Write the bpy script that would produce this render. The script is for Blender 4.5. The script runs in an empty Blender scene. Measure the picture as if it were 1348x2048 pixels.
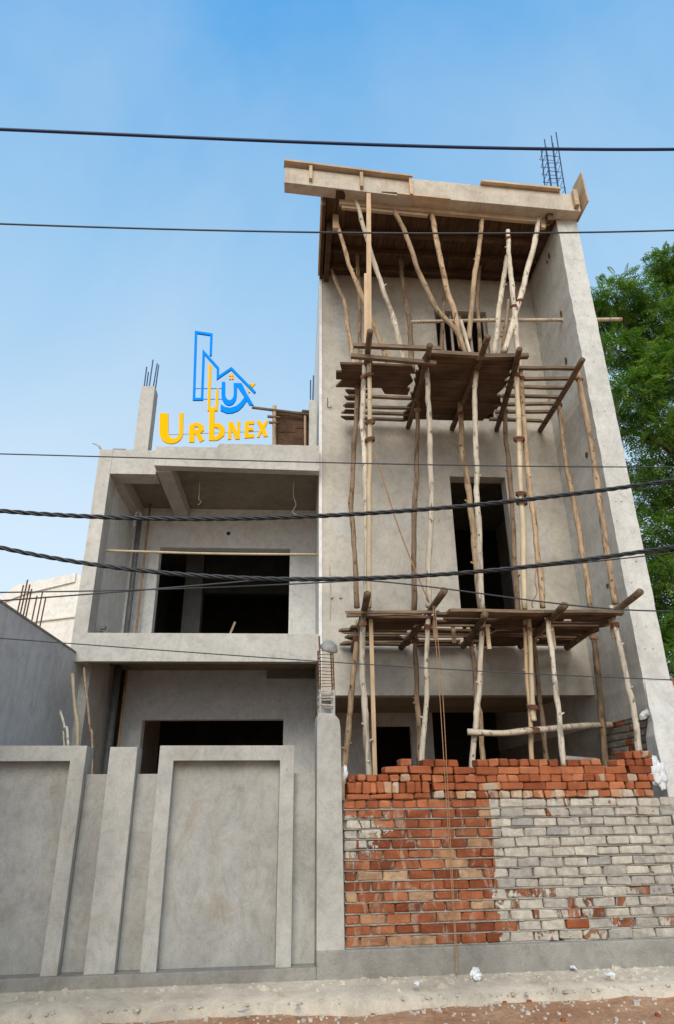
import bpy, bmesh, math, random
import numpy as np
from mathutils import Vector, Matrix, noise as mnoise
random.seed(7); rng = np.random.default_rng(7)
scene = bpy.context.scene
C = scene.collection

# ------------------------------------------------------------------ camera
F, H = 1335.0, 1.5                       # focal length in photo pixels, eye height
YAW, PITCH, ROLL = 3.5, 23.4, .58
def _cam():
    y, t, r = (math.radians(a) for a in (YAW, PITCH, ROLL))
    fw = np.array([math.sin(y)*math.cos(t), math.cos(y)*math.cos(t), math.sin(t)])
    r0 = np.array([math.cos(y), -math.sin(y), 0]); u0 = np.cross(r0, fw)
    return fw, math.cos(r)*r0 - math.sin(r)*u0, math.cos(r)*u0 + math.sin(r)*r0
FW, RT, UP = _cam()
CAMP = np.array([0, 0, H])
cd = bpy.data.cameras.new('camera'); cam = bpy.data.objects.new('camera', cd); C.objects.link(cam)
cd.sensor_fit = 'VERTICAL'; cd.sensor_height = 36; cd.lens = F/2048*36; cd.clip_end = 3000; cd.clip_start = .05
M3 = Matrix(((RT[0], UP[0], -FW[0]), (RT[1], UP[1], -FW[1]), (RT[2], UP[2], -FW[2])))
cam.matrix_world = Matrix.Translation((0, 0, H)) @ M3.to_4x4()
scene.camera = cam
scene.render.resolution_x, scene.render.resolution_y = 674, 1024

# ------------------------------------------------------------------ sky, sun, exposure
SUN_EL, SUN_AZ = 36, -170                # degrees; azimuth clockwise from +Y (the sun stands behind the viewer's left)
w = bpy.data.worlds.new('World'); scene.world = w; w.use_nodes = True
nt = w.node_tree; bg = nt.nodes['Background']
sk = nt.nodes.new('ShaderNodeTexSky'); sk.sky_type = 'NISHITA'; sk.sun_disc = False
sk.sun_elevation = math.radians(SUN_EL); sk.sun_rotation = math.radians(SUN_AZ)
sk.air_density = 1.0; sk.dust_density = 1.5; sk.ozone_density = 1.5; sk.altitude = 100
# hazy sky: pale at the horizon, deep blue overhead, the same all the way round
tc = nt.nodes.new('ShaderNodeTexCoord'); sx = nt.nodes.new('ShaderNodeSeparateXYZ'); nt.links.new(tc.outputs['Generated'], sx.inputs[0])
cr = nt.nodes.new('ShaderNodeValToRGB'); nt.links.new(sx.outputs['Z'], cr.inputs[0]); el = cr.color_ramp.elements
SKY = [(0, (.86, .93, .975)), (.34, (.70, .86, .965)), (.656, (.36, .65, .935)), (.80, (.20, .52, .90)), (.874, (.085, .425, .89)), (1, (.04, .32, .82))]
while len(el) < len(SKY): el.new(.5)
for e_, (p_, c_) in zip(el, SKY): e_.position = p_; e_.color = (*c_, 1)
hz = nt.nodes.new('ShaderNodeTexNoise'); hz.inputs['Scale'].default_value = 2.2; hz.inputs['Detail'].default_value = 5; hz.inputs['Roughness'].default_value = .55; hz.inputs['Distortion'].default_value = .6
nt.links.new(tc.outputs['Generated'], hz.inputs['Vector'])
hr = nt.nodes.new('ShaderNodeValToRGB'); hr.color_ramp.elements[0].position = .42; hr.color_ramp.elements[1].position = .78; hr.color_ramp.elements[0].color = (0, 0, 0, 1); hr.color_ramp.elements[1].color = (.30, .30, .30, 1); nt.links.new(hz.outputs[0], hr.inputs[0])
hm = nt.nodes.new('ShaderNodeMix'); hm.data_type = 'RGBA'; hm.inputs[7].default_value = (.80, .90, .97, 1); nt.links.new(hr.outputs[0], hm.inputs[0]); nt.links.new(cr.outputs[0], hm.inputs[6])
sc = nt.nodes.new('ShaderNodeVectorMath'); sc.operation = 'SCALE'; sc.inputs['Scale'].default_value = 1/(.13*2); nt.links.new(hm.outputs[2], sc.inputs[0])
mx = nt.nodes.new('ShaderNodeMix'); mx.data_type = 'RGBA'; mx.inputs[0].default_value = .82
nt.links.new(sk.outputs[0], mx.inputs[6]); nt.links.new(sc.outputs[0], mx.inputs[7])
nt.links.new(mx.outputs[2], bg.inputs[0]); bg.inputs[1].default_value = .13
sd = bpy.data.lights.new('sun', 'SUN'); sun = bpy.data.objects.new('sun', sd); C.objects.link(sun)
sd.energy = 1.35; sd.angle = math.radians(38); sd.color = (1, .91, .78)
_e, _a = math.radians(SUN_EL), math.radians(SUN_AZ)
sdir = Vector((math.sin(_a)*math.cos(_e), math.cos(_a)*math.cos(_e), math.sin(_e)))
sun.rotation_euler = sdir.to_track_quat('Z', 'Y').to_euler(); sun.location = sdir*30
scene.view_settings.view_transform = 'Standard'; scene.view_settings.look = 'None'
scene.view_settings.exposure = 1.0; scene.view_settings.gamma = 1

# ------------------------------------------------------------------ measuring helpers (photo point + a known plane -> place)
def ray(x, y): return FW + RT*(x-674)/F - UP*(y-1024)/F
def atY(x, y, Y): d = ray(x, y); return CAMP + d*(Y/d[1])
def atZ(x, y, Z): d = ray(x, y); return CAMP + d*((Z-H)/d[2])
def atX(x, y, X): d = ray(x, y); return CAMP + d*(X/d[0])
def pxr(w_, p): return .5*w_*float((np.array(p)-CAMP) @ FW)/F       # width in photo px -> radius
BA = math.radians(3.4); WO = np.array([.205, 6.942, 0])
WS = np.array([math.cos(BA), math.sin(BA), 0]); WT = np.array([-math.sin(BA), math.cos(BA), 0])
def wp(s, t, z): return WO + WS*s + WT*t + np.array([0, 0, z])       # street wall frame -> world
def atW(x, y, t=0.): d = ray(x, y); return CAMP + d*(((WO-CAMP) @ WT + t)/(d @ WT))

# ------------------------------------------------------------------ materials
def mat_new(name):
    m = bpy.data.materials.new(name); m.use_nodes = True
    n = m.node_tree.nodes; return m, n, m.node_tree.links, n['Principled BSDF']
def N(n, t, **k):
    o = n.new(t)
    for a, b in k.items(): setattr(o, a, b)
    return o
def noise_tex(n, l, vec, scale, detail=5, rough=.6, dist=0.):
    t = N(n, 'ShaderNodeTexNoise'); t.inputs['Scale'].default_value = scale; t.inputs['Detail'].default_value = detail
    t.inputs['Roughness'].default_value = rough; t.inputs['Distortion'].default_value = dist
    l.new(vec, t.inputs['Vector']); return t
def ramp(n, l, fac, stops):
    r = N(n, 'ShaderNodeValToRGB'); e = r.color_ramp.elements
    while len(e) < len(stops): e.new(.5)
    for i, (p, c) in enumerate(stops):
        e[i].position = p; e[i].color = (*c, 1) if len(c) == 3 else c
    l.new(fac, r.inputs[0]); return r
def mix(n, l, f, a, b, mode='MIX'):
    m = N(n, 'ShaderNodeMix'); m.data_type = 'RGBA'; m.blend_type = mode
    for s, v in ((m.inputs[0], f), (m.inputs[6], a), (m.inputs[7], b)):
        if hasattr(v, 'is_output') or hasattr(v, 'node'): l.new(v, s)
        else: s.default_value = v if not isinstance(v, tuple) else ((*v, 1) if len(v) == 3 else v)
    return m.outputs[2]
def scaled(n, l, vec, s):
    m = N(n, 'ShaderNodeMapping'); m.inputs['Scale'].default_value = s; l.new(vec, m.inputs[0]); return m.outputs[0]
def bump(n, l, h, b, strength=.3, dist=.01):
    k = N(n, 'ShaderNodeBump'); k.inputs['Strength'].default_value = strength; k.inputs['Distance'].default_value = dist
    l.new(h, k.inputs['Height']); l.new(k.outputs[0], b.inputs['Normal']); return k
def g(v): return (v, v, v)
def concrete(name, c, var=.22, stain=(.55, .5, .45), stain_amt=.5, streak=.35, rust=0., rough=.92, bs=.35, patch=1.0):
    m, n, l, b = mat_new(name)
    pos = N(n, 'ShaderNodeNewGeometry').outputs['Position']
    big = noise_tex(n, l, pos, 1.1*patch, 6, .62, .6); mid = noise_tex(n, l, pos, 6.5, 6, .65, .3); fine = noise_tex(n, l, pos, 70, 4, .7)
    dark = tuple(x*(1-var) for x in c); light = tuple(min(1, x*(1+var*.7)) for x in c)
    col = ramp(n, l, big.outputs[0], [(.3, dark), (.52, c), (.74, light)]).outputs[0]
    mm = ramp(n, l, mid.outputs[0], [(.3, g(.80)), (.5, g(1.)), (.72, g(1.12))]).outputs[0]
    col = mix(n, l, .75, col, mm, 'MULTIPLY')
    st = noise_tex(n, l, scaled(n, l, pos, (5.5, 5.5, .5)), 1.0, 6, .6, .4)
    sf = ramp(n, l, st.outputs[0], [(.50, g(0)), (.75, g(streak))]).outputs[0]
    col = mix(n, l, sf, col, tuple(a*b_ for a, b_ in zip(c, stain)))
    pt = noise_tex(n, l, pos, 2.3, 8, .68, 1.2)
    pf = ramp(n, l, pt.outputs[0], [(.57, g(0)), (.66, g(stain_amt)), (.85, g(stain_amt))]).outputs[0]
    col = mix(n, l, pf, col, tuple(a*b_*1.12 for a, b_ in zip(c, stain)))
    if rust:
        rt = noise_tex(n, l, scaled(n, l, pos, (3, 3, 1.2)), 1.6, 7, .65, .8)
        rf = ramp(n, l, rt.outputs[0], [(.55, g(0)), (.72, g(rust))]).outputs[0]
        col = mix(n, l, rf, col, (.36, .19, .085))
    ff = ramp(n, l, fine.outputs[0], [(.3, g(.88)), (.7, g(1.08))]).outputs[0]
    col = mix(n, l, .8, col, ff, 'MULTIPLY')
    sp = noise_tex(n, l, pos, 28, 2, .5)                               # little pock marks
    pk = ramp(n, l, sp.outputs[0], [(.24, g(.55)), (.28, g(1))]).outputs[0]
    col = mix(n, l, .6, col, pk, 'MULTIPLY')
    # trowel sweeps, hairline cracks, day joints of the plaster
    tw = noise_tex(n, l, scaled(n, l, pos, (2.6, 2.6, 1.7)), 1.3, 3, .5, 5.5)
    col = mix(n, l, .55, col, ramp(n, l, tw.outputs[0], [(.36, g(.86)), (.5, g(1.)), (.52, g(1.06)), (.66, g(.97))]).outputs[0], 'MULTIPLY')
    wv = noise_tex(n, l, pos, 3.2, 4, .6); wa = N(n, 'ShaderNodeVectorMath', operation='MULTIPLY_ADD'); wa.inputs[1].default_value = (.35, .35, .35); l.new(wv.outputs['Color'], wa.inputs[0]); l.new(pos, wa.inputs[2])
    vo = N(n, 'ShaderNodeTexVoronoi'); vo.feature = 'DISTANCE_TO_EDGE'; vo.inputs['Scale'].default_value = .45; l.new(wa.outputs[0], vo.inputs['Vector'])
    ck = ramp(n, l, vo.outputs['Distance'], [(.0, g(.45)), (.0045, g(1))]).outputs[0]
    ckm = ramp(n, l, noise_tex(n, l, pos, .8, 3, .6).outputs[0], [(.54, g(0)), (.64, g(.4))]).outputs[0]
    col = mix(n, l, ckm, col, mix(n, l, 1., col, ck, 'MULTIPLY'))
    l.new(col, b.inputs['Base Color']); b.inputs['Roughness'].default_value = rough
    b.inputs['Specular IOR Level'].default_value = .2
    hs = N(n, 'ShaderNodeMath', operation='ADD'); l.new(mid.outputs[0], hs.inputs[0]); l.new(fine.outputs[0], hs.inputs[1])
    bump(n, l, hs.outputs[0], b, bs, .012)
    return m
def wood(name, c1, c2, grain, dirt=.4, rough=.85, knots=True):
    m, n, l, b = mat_new(name)
    pos = N(n, 'ShaderNodeNewGeometry').outputs['Position']
    rnd = N(n, 'ShaderNodeObjectInfo').outputs['Random']
    gr = noise_tex(n, l, scaled(n, l, pos, grain), 1.0, 6, .65, .5)
    big = noise_tex(n, l, pos, 3.1, 5, .6)
    col = ramp(n, l, gr.outputs[0], [(.28, c1), (.7, c2)]).outputs[0]
    bb = ramp(n, l, big.outputs[0], [(.35, g(1-dirt)), (.65, g(1.1))]).outputs[0]
    col = mix(n, l, .8, col, bb, 'MULTIPLY')
    if knots:
        kn = noise_tex(n, l, scaled(n, l, pos, (26, 26, 14)), 1.0, 1, .4)
        kf = ramp(n, l, kn.outputs[0], [(.27, g(.2)), (.35, g(1))]).outputs[0]
        col = mix(n, l, .85, col, kf, 'MULTIPLY')
        bk = noise_tex(n, l, scaled(n, l, pos, (9, 9, 2.2)), 1.0, 5, .65, .8)          # strips of bark left on
        col = mix(n, l, ramp(n, l, bk.outputs[0], [(.55, g(0)), (.62, g(.7))]).outputs[0], col, tuple(x*.42 for x in c1))
        ckk = noise_tex(n, l, scaled(n, l, pos, (60, 60, 1.4)), 1.0, 3, .6)            # drying cracks
        col = mix(n, l, .7, col, ramp(n, l, ckk.outputs[0], [(.30, g(.35)), (.37, g(1))]).outputs[0], 'MULTIPLY')
    rr = ramp(n, l, rnd, [(0, g(.8)), (1, g(1.15))]).outputs[0]
    col = mix(n, l, 1., col, rr, 'MULTIPLY')
    l.new(col, b.inputs['Base Color']); b.inputs['Roughness'].default_value = rough; b.inputs['Specular IOR Level'].default_value = .25
    bump(n, l, gr.outputs[0], b, .5, .006); return m
def brick_mat(name, stops, slurry, slurry_col, thr=.5, dark=.35, objvar=False):
    m, n, l, b = mat_new(name)
    pos = N(n, 'ShaderNodeNewGeometry').outputs['Position']; rnd = N(n, 'ShaderNodeObjectInfo').outputs['Random']
    col = ramp(n, l, rnd, stops).outputs[0]
    a = noise_tex(n, l, pos, 9, 6, .65); f = noise_tex(n, l, pos, 90, 3, .7)
    col = mix(n, l, .8, col, ramp(n, l, a.outputs[0], [(.3, g(1-dark)), (.65, g(1.12))]).outputs[0], 'MULTIPLY')
    s1 = noise_tex(n, l, scaled(n, l, pos, (1, 1, .45)), 7.5, 7, .62, .8)
    sf = ramp(n, l, s1.outputs[0], [(thr, g(0)), (thr+.07, g(slurry))]).outputs[0]
    sv = ramp(n, l, noise_tex(n, l, pos, 14, 5, .6).outputs[0], [(.3, tuple(x*.72 for x in slurry_col)), (.7, slurry_col)]).outputs[0]
    if objvar:                                   # every coated brick has its own tone, some bluish
        h2 = N(n, 'ShaderNodeMath', operation='FRACT'); h1 = N(n, 'ShaderNodeMath', operation='MULTIPLY'); h1.inputs[1].default_value = 7.31; l.new(rnd, h1.inputs[0]); l.new(h1.outputs[0], h2.inputs[0])
        sv = mix(n, l, 1., sv, ramp(n, l, h2.outputs[0], [(0, (.62, .64, .67)), (.25, (.84, .83, .82)), (.6, (.95, .94, .92)), (1, (1.1, 1.08, 1.04))]).outputs[0], 'MULTIPLY')
        pt = noise_tex(n, l, pos, 5.5, 6, .7, 1.0); sv = mix(n, l, ramp(n, l, pt.outputs[0], [(.52, g(0)), (.68, g(.55))]).outputs[0], sv, (.33, .30, .26))
    col = mix(n, l, sf, col, sv)
    l.new(col, b.inputs['Base Color']); b.inputs['Roughness'].default_value = .95; b.inputs['Specular IOR Level'].default_value = .15
    h = N(n, 'ShaderNodeMath', operation='ADD'); l.new(a.outputs[0], h.inputs[0]); l.new(f.outputs[0], h.inputs[1])
    bump(n, l, h.outputs[0], b, .6, .008); return m
def plain(name, c, rough=.6, metal=0., var=.2, scale=20, spec=.4):
    m, n, l, b = mat_new(name)
    pos = N(n, 'ShaderNodeNewGeometry').outputs['Position']
    t = noise_tex(n, l, pos, scale, 4, .6)
    col = ramp(n, l, t.outputs[0], [(.3, tuple(x*(1-var) for x in c)), (.7, tuple(min(1, x*(1+var)) for x in c))]).outputs[0]
    l.new(col, b.inputs['Base Color']); b.inputs['Roughness'].default_value = rough; b.inputs['Metallic'].default_value = metal
    b.inputs['Specular IOR Level'].default_value = spec; return m

MT = {}
MT['tower'] = concrete('plaster_tower', (.51, .475, .41), .2, (.66, .60, .52), .34, .3, rust=.08)
MT['fin'] = concrete('plaster_fin', (.61, .60, .56), .15, (.7, .66, .6), .3, .25)
MT['house'] = concrete('plaster_house', (.52, .50, .455), .16, (.62, .56, .47), .32, .22, rust=.05)
MT['inner'] = concrete('plaster_inner', (.76, .765, .755), .07, (.82, .74, .64), .2, .25)
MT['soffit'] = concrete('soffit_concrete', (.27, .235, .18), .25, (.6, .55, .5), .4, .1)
MT['white'] = concrete('whitewashed_edge', (.78, .78, .75), .08, (.8, .75, .7), .2, .2)
MT['yard'] = concrete('boundary_plaster', (.385, .38, .355), .2, (.72, .62, .48), .5, .3, rust=.07)
MT['pier'] = concrete('boundary_plaster_smooth', (.44, .43, .395), .15, (.74, .64, .50), .45, .3, rust=.08)
MT['plinth'] = concrete('plinth_plaster', (.30, .285, .255), .25, (.6, .58, .55), .45, .15, bs=.7)
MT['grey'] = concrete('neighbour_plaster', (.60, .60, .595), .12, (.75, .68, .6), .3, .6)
MT['cream'] = concrete('cream_plaster', (.80, .77, .70), .08, (.8, .74, .66), .25, .25)
MT['apron'] = concrete('apron_cement', (.60, .52, .41), .25, (.6, .5, .4), .5, .1, bs=.9)
MT['mortar'] = concrete('mortar', (.37, .34, .29), .3, (.6, .57, .53), .5, .1, bs=1.)
MT['roofbeam'] = concrete('roof_fascia_concrete', (.56, .50, .41), .2, (.6, .48, .36), .45, .3, rust=.3)
VG, XG, YG = (38, 38, 2.2), (2.2, 38, 38), (38, 2.2, 38)
MT['pole_pale'] = wood('peeled_pole_wood', (.49, .40, .29), (.74, .66, .53), VG, .25)
MT['pole_tan'] = wood('tan_pole_wood', (.33, .21, .12), (.60, .44, .28), VG, .35)
MT['pole_brown'] = wood('bark_pole_wood', (.16, .105, .065), (.37, .26, .165), VG, .45)
MT['sawn'] = wood('sawn_timber', (.48, .33, .19), (.66, .49, .31), VG, .15, knots=False)
MT['bamboo'] = wood('bamboo', (.47, .36, .22), (.64, .53, .36), VG, .2, .6, False)
MT['rail'] = wood('rail_wood', (.42, .33, .22), (.66, .56, .43), XG, .3)
MT['plank'] = wood('scaffold_plank', (.06, .034, .019), (.18, .105, .058), XG, .45, knots=False)
MT['slat'] = wood('scaffold_slat', (.11, .072, .045), (.30, .215, .14), XG, .4, knots=False)
MT['log'] = wood('putlog_wood', (.10, .062, .036), (.27, .175, .105), YG, .4)
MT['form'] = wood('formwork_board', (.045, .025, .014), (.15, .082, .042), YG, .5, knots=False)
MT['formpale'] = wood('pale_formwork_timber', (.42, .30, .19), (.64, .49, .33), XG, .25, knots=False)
MT['ply'] = wood('plywood', (.42, .29, .17), (.60, .44, .28), (4, 4, 30), .2, knots=False)
MT['rope'] = plain('red_rope', (.17, .07, .038), .9, 0, .4, 60)
MT['cord'] = plain('tan_cord', (.34, .19, .10), .9, 0, .3, 60)
MT['rust'] = plain('rusty_steel', (.16, .075, .035), .8, .2, .4, 50)
MT['steel'] = plain('blue_grey_rebar', (.035, .06, .13), .6, .3, .4, 50)
MT['cemsteel'] = plain('cement_coated_steel', (.42, .38, .33), .9, 0, .3, 50)
MT['cable'] = plain('black_cable', (.012, .014, .016), .45, 0, .3, 30, .5)
MT['bluewire'] = plain('navy_cable', (.008, .018, .075), .5, 0, .2, 30)
MT['thinwire'] = plain('grey_wire', (.05, .055, .06), .5, .2, .2, 30)
MT['shaded'] = plain('shaded_plaster', (.16, .155, .15), .95, 0, .2, 3, .1)  # darker copy of the plaster, the room's shade put into its colour
MT['dark'] = plain('shaded_interior', (.045, .042, .038), .95, 0, .3, 3, .1)  # near-black room surfaces, the shade behind the openings put into colour
MT['blue'] = plain('blue_sign_paint', (.0, .27, .98), .8, 0, .02, 8, .08)
MT['yellow'] = plain('yellow_sign_paint', (.95, .50, .003), .8, 0, .02, 8, .08)
MT['paper'] = plain('white_paper', (.66, .68, .70), .9, 0, .3, 18)
MT['pvc'] = plain('grey_pipe', (.13, .14, .145), .5, 0, .2, 10)
MT['rustpipe'] = plain('rust_stained_pipe', (.40, .26, .15), .8, 0, .4, 12)
MT['pan'] = plain('cement_pan', (.30, .29, .27), .8, .2, .3, 15)
MT['green'] = plain('green_plastic', (.05, .28, .06), .6, 0, .3, 15)
MT['holes'] = plain('hole_shade_paint', (.16, .10, .065), .95, 0, .5, 40, .1)  # dark colour painted for the shade inside small holes
RED = [(0, (.21, .058, .026)), (.3, (.30, .09, .038)), (.7, (.38, .125, .055)), (1, (.46, .18, .085))]
MT['b_red'] = brick_mat('red_brick', RED, .75, (.52, .36, .22), .66)
MT['b_slur'] = brick_mat('slurry_streaked_brick', RED, .85, (.46, .37, .28), .50)
MT['b_pale'] = brick_mat('pale_brick', [(0, (.47, .26, .14)), (.5, (.50, .34, .21)), (1, (.42, .17, .08))], .85, (.55, .49, .40), .48)
MT['b_white'] = brick_mat('cement_coated_brick', [(0, (.27, .085, .04)), (.5, (.34, .13, .065)), (1, (.38, .33, .27))], .97, (.58, .55, .49), .36, objvar=True)
XC = atW(988, 1700, .055)[0]; XP = atW(760, 1690, .055)[0]; XP1 = atW(1003, 1850, .055)[0]
def coat_mask(n, l, pos):
    """where the wall has been rendered with slurry: right of a straight edge, and a smeared patch at the far left"""
    sp = N(n, 'ShaderNodeSeparateXYZ'); l.new(pos, sp.inputs[0]); X, Z = sp.outputs['X'], sp.outputs['Z']
    nz = noise_tex(n, l, pos, 7, 5, .65).outputs[0]; dr = noise_tex(n, l, scaled(n, l, pos, (26, 26, 1.2)), 1.0, 3, .6).outputs[0]
    def mth(op, a, c):
        q = N(n, 'ShaderNodeMath', operation=op)
        for i, v in enumerate((a, c)):
            if hasattr(v, 'node'): l.new(v, q.inputs[i])
            else: q.inputs[i].default_value = v
        return q.outputs[0]
    def step(v, w_): q = N(n, 'ShaderNodeMapRange'); q.interpolation_type = 'SMOOTHSTEP'; q.inputs[1].default_value = -w_; q.inputs[2].default_value = w_; l.new(v, q.inputs[0]); return q.outputs[0]
    low = step(mth('SUBTRACT', .86, Z), .05)                                   # the edge steps right low down
    edge = mth('ADD', XC, mth('MULTIPLY', low, XP1-XC))
    wig = mth('MULTIPLY', mth('SUBTRACT', nz, .5), mth('ADD', .05, mth('MULTIPLY', low, .35)))
    m1 = step(mth('ADD', mth('SUBTRACT', X, edge), wig), .006)
    px = step(mth('ADD', mth('SUBTRACT', XP, X), mth('MULTIPLY', mth('SUBTRACT', nz, .5), .9)), .02)
    pz = mth('MULTIPLY', step(mth('ADD', mth('SUBTRACT', Z, 1.03), mth('MULTIPLY', mth('SUBTRACT', dr, .5), .75)), .012), step(mth('ADD', mth('SUBTRACT', 1.36, Z), mth('MULTIPLY', mth('SUBTRACT', nz, .5), .25)), .015))
    return mth('MAXIMUM', m1, mth('MULTIPLY', px, pz))
def wall_brick(name, stops, bare=.335):
    m, n, l, b = mat_new(name)
    pos = N(n, 'ShaderNodeNewGeometry').outputs['Position']; rnd = N(n, 'ShaderNodeObjectInfo').outputs['Random']
    col = ramp(n, l, rnd, stops).outputs[0]
    a = noise_tex(n, l, pos, 9, 6, .65); f = noise_tex(n, l, pos, 90, 3, .7)
    col = mix(n, l, .85, col, ramp(n, l, a.outputs[0], [(.3, g(.6)), (.65, g(1.15))]).outputs[0], 'MULTIPLY')
    s0 = noise_tex(n, l, scaled(n, l, pos, (1, 1, .35)), 8.5, 7, .66, 1.0)           # thin splashes and drips over the bare bricks
    col = mix(n, l, ramp(n, l, s0.outputs[0], [(.54, g(0)), (.62, g(.65))]).outputs[0], col, (.43, .33, .235))
    dk = noise_tex(n, l, pos, 3.3, 6, .7, .6); col = mix(n, l, ramp(n, l, dk.outputs[0], [(.52, g(0)), (.68, g(.6))]).outputs[0], col, (.13, .06, .04))
    h2 = N(n, 'ShaderNodeMath', operation='FRACT'); h1 = N(n, 'ShaderNodeMath', operation='MULTIPLY'); h1.inputs[1].default_value = 7.31; l.new(rnd, h1.inputs[0]); l.new(h1.outputs[0], h2.inputs[0])
    sv = ramp(n, l, noise_tex(n, l, pos, 14, 6, .65).outputs[0], [(.3, (.36, .33, .28)), (.5, (.51, .475, .41)), (.7, (.64, .60, .525))]).outputs[0]
    sv = mix(n, l, 1., sv, ramp(n, l, h2.outputs[0], [(0, (.70, .73, .77)), (.2, (.88, .88, .88)), (.6, (.97, .96, .94)), (1, (1.08, 1.06, 1.02))]).outputs[0], 'MULTIPLY')
    pt = noise_tex(n, l, pos, 5.5, 6, .7, 1.0); sv = mix(n, l, ramp(n, l, pt.outputs[0], [(.55, g(0)), (.70, g(.5))]).outputs[0], sv, (.30, .275, .24))
    cv = noise_tex(n, l, scaled(n, l, pos, (1.3, 1.3, .8)), 4.6, 7, .68, .9)           # places where the coat is missing
    cov = ramp(n, l, cv.outputs[0], [(bare-.02, g(0)), (bare+.02, g(.97))]).outputs[0]
    k = N(n, 'ShaderNodeMath', operation='MULTIPLY'); l.new(coat_mask(n, l, pos), k.inputs[0]); l.new(cov, k.inputs[1])
    col = mix(n, l, k.outputs[0], col, sv)
    l.new(col, b.inputs['Base Color']); b.inputs['Roughness'].default_value = .95; b.inputs['Specular IOR Level'].default_value = .15
    h = N(n, 'ShaderNodeMath', operation='ADD'); l.new(a.outputs[0], h.inputs[0]); l.new(f.outputs[0], h.inputs[1])
    hh = N(n, 'ShaderNodeMath', operation='ADD'); l.new(h.outputs[0], hh.inputs[0]); l.new(k.outputs[0], hh.inputs[1])
    bump(n, l, hh.outputs[0], b, 1., .012); return m
MT['b_wall'] = wall_brick('wall_brick', RED)
MT['b_wallpale'] = wall_brick('wall_brick_pale', [(0, (.44, .23, .12)), (.5, (.50, .33, .20)), (1, (.38, .15, .07))])
MT['b_bare'] = wall_brick('wall_brick_bare', RED, .49)
MT['b_grey'] = brick_mat('grey_old_brick', [(0, (.20, .16, .12)), (1, (.30, .26, .21))], .7, (.34, .31, .27), .45)

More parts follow.
